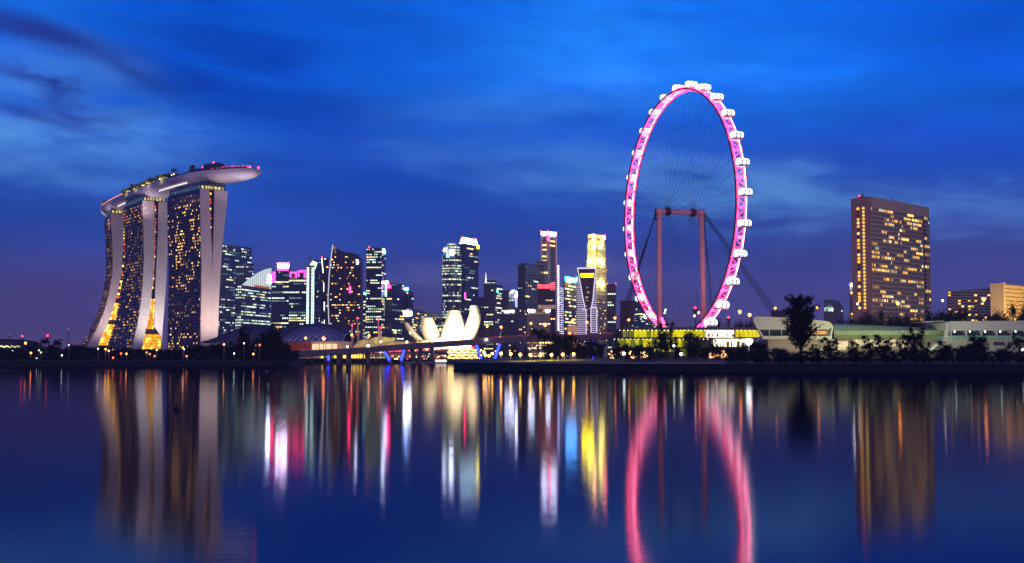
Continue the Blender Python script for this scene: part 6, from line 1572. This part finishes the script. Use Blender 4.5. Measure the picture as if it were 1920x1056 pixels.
# right bank
P2_ = [('feather', 1500, 549, 64, 370, 'tall feathery casuarina tree in front of the cream grandstand'), ('broad', 1425, 636, 50, 372, 'round dark tree right of the brightest white lamp'), ('broad', 1462, 650, 40, 372, 'low dark tree left of the casuarina foot'), ('bush', 1490, 654, 44, 366, 'dark shrub at the foot of the casuarina'), ('airy', 1556, 633, 50, 378, 'open tree right of the casuarina, before the grandstand end'), ('airy', 1530, 645, 34, 372, 'small open tree between casuarina and grandstand end'),
       ('airy', 1600, 640, 36, 378, 'small open tree before the pale lit wall'), ('airy', 1632, 627, 52, 378, 'broad open tree before the green-lit hall'), ('airy', 1660, 632, 44, 376, 'open tree just right of the broad one before the green hall'), ('airy', 1713, 612, 60, 374, 'tall open tree at the right of the green-lit hall'), ('airy', 1690, 640, 34, 372, 'low open tree left of the tall open one'), ('airy', 1735, 640, 30, 374, 'low tree right of the tall open one'),
       ('broad', 1773, 637, 40, 372, 'dark tree before the outdoor stair'), ('broad', 1800, 644, 40, 372, 'dark tree left under the white stand'), ('broad', 1838, 624, 46, 374, 'tallest dark tree before the white stand windows'), ('broad', 1820, 640, 34, 372, 'lower dark tree at the left of the tallest before the white stand'), ('broad', 1880, 646, 44, 372, 'round low tree right of the tallest before the white stand'), ('airy', 1912, 622, 40, 374, 'tree at the right edge before the white stand'), ('broad', 1950, 625, 50, 374, 'tree cut by the right edge of the photo')]
for i, (kd, px, yt, wd, Y, lb) in enumerate(P2_): tree(kd, i % 4, px, yt, wd, Y, lb, GR, rot=None)
xq = 1372; i = 0
while xq < 1990:
    wd = rng.uniform(34, 48); tree('bush', i % 4, xq, 652 + rng.uniform(-5, 6), wd * 1.1, rng.uniform(352, 364), place('dark belt shrub', xq), 'dark shrub belt of the right bank', cat='shrub'); xq += wd * .36; i += 1
tops2 = [(1560, 603), (1578, 598), (1600, 590), (1625, 583), (1650, 579), (1680, 586), (1720, 588), (1738, 584), (1760, 574), (1795, 575), (1830, 585), (1860, 590), (1880, 574), (1905, 568), (1930, 566), (1990, 570)]
xq = 1570; i = 0
while xq < 1990:
    wd = rng.uniform(30, 44); tree('broad', i % 5, xq, tl(xq, tops2) + rng.uniform(-1.5, 2), wd, rng.uniform(560, 600), place('dark tree behind the stands', xq, LM2), 'dark tree row behind the stands'); xq += wd * .42; i += 1
for i, (px, yt, wd, lb) in enumerate(((1352, 599, 26, 'dark rounded tree just behind the last wheel capsule'), (1385, 597, 36, 'dark tree behind the terminal roof, left of the grandstand shell'), (1402, 596, 30, 'dark tree touching the left tip of the grandstand shell'), (1365, 606, 24, 'low dark tree behind the terminal roof'))): tree('broad', i, px, yt, wd, 780, lb, GB)
# trees on the sky deck
GD = 'small trees on the sky deck'
dk = [(.035, .6, 6), (.065, .8, 8), (.085, .5, 9), (.10, .8, 8), (.12, .7, 9), (.14, .4, 6)] + [(.345 + .0145 * k_, .70 - .35 * (k_ % 2), 7.5 + 3 * ((k_ * 7) % 3) / 3) for k_ in range(15)] + [(.352 + .0145 * k_, .85, 6.5) for k_ in range(14)] + [(.585, .2, 9), (.60, .4, 10), (.61, .0, 9)]
for k_, (t_, off, h_) in enumerate(dk):
    p = dpt(t_, off); key_lf = M_leafg
    r = tree('dense' if k_ % 4 else 'palm', k_ % 3, 960, 600, 10, p.y, place('little lamplit tree', 1, [(0, 9, 'at the left end of the sky deck')]) if t_ < .2 else (place('little gold-lit tree', 1, [(0, 9, 'in the row amid the sky deck')]) if t_ < .57 else place('dark little tree', 1, [(0, 9, 'beside the deck pavilion')])),
             'little trees at the left end of the sky deck' if t_ < .2 else ('gold-lit row of little trees on the sky deck' if t_ < .57 else 'little trees by the deck pavilion'), leaf=key_lf)
    r.location = p - Vector((0, 0, 1.5)); r.scale = (12, 12, h_ * 1.45)
b = MB(); rng = random.Random(2)
for t0, t1, n_ in ((.03, .15, 9), (.34, .565, 26)):
    for k_ in range(n_): b.ball(dpt(t0 + (t1 - t0) * k_ / n_, .85, 1.5 + 2.5 * rng.random()), rng.uniform(.4, 1.0), 6, 4)
b.build('garden_light', glow('deck_gold', (1, .72, .15), 5, .6, .1), sp)['kind'] = 'stuff'
for t_ in (.06, .12, .37, .42, .47, .52): lamp('POINT', dpt(t_, 1.1, 3), 3500, (1, .8, .2), .5)

# ================================================================== HAZE
hm = bpy.data.materials.new('haze'); hm.use_nodes = True; hk = NT(hm.node_tree); hk.n.clear()
pv_ = hk.new('ShaderNodeVolumePrincipled'); pv_.inputs['Color'].default_value = (.88, .82, .96, 1); pv_.inputs['Density'].default_value = .00009
ho = hk.new('ShaderNodeOutputMaterial'); hk.l.new(pv_.outputs[0], ho.inputs['Volume'])
hb_ = MB(); hb_.box(-5600, -900, -3, 5600, 5600, 219)
tag(hb_.build('haze', hm), 'thin blue dusk haze over the bay and the skyline', kind='stuff')
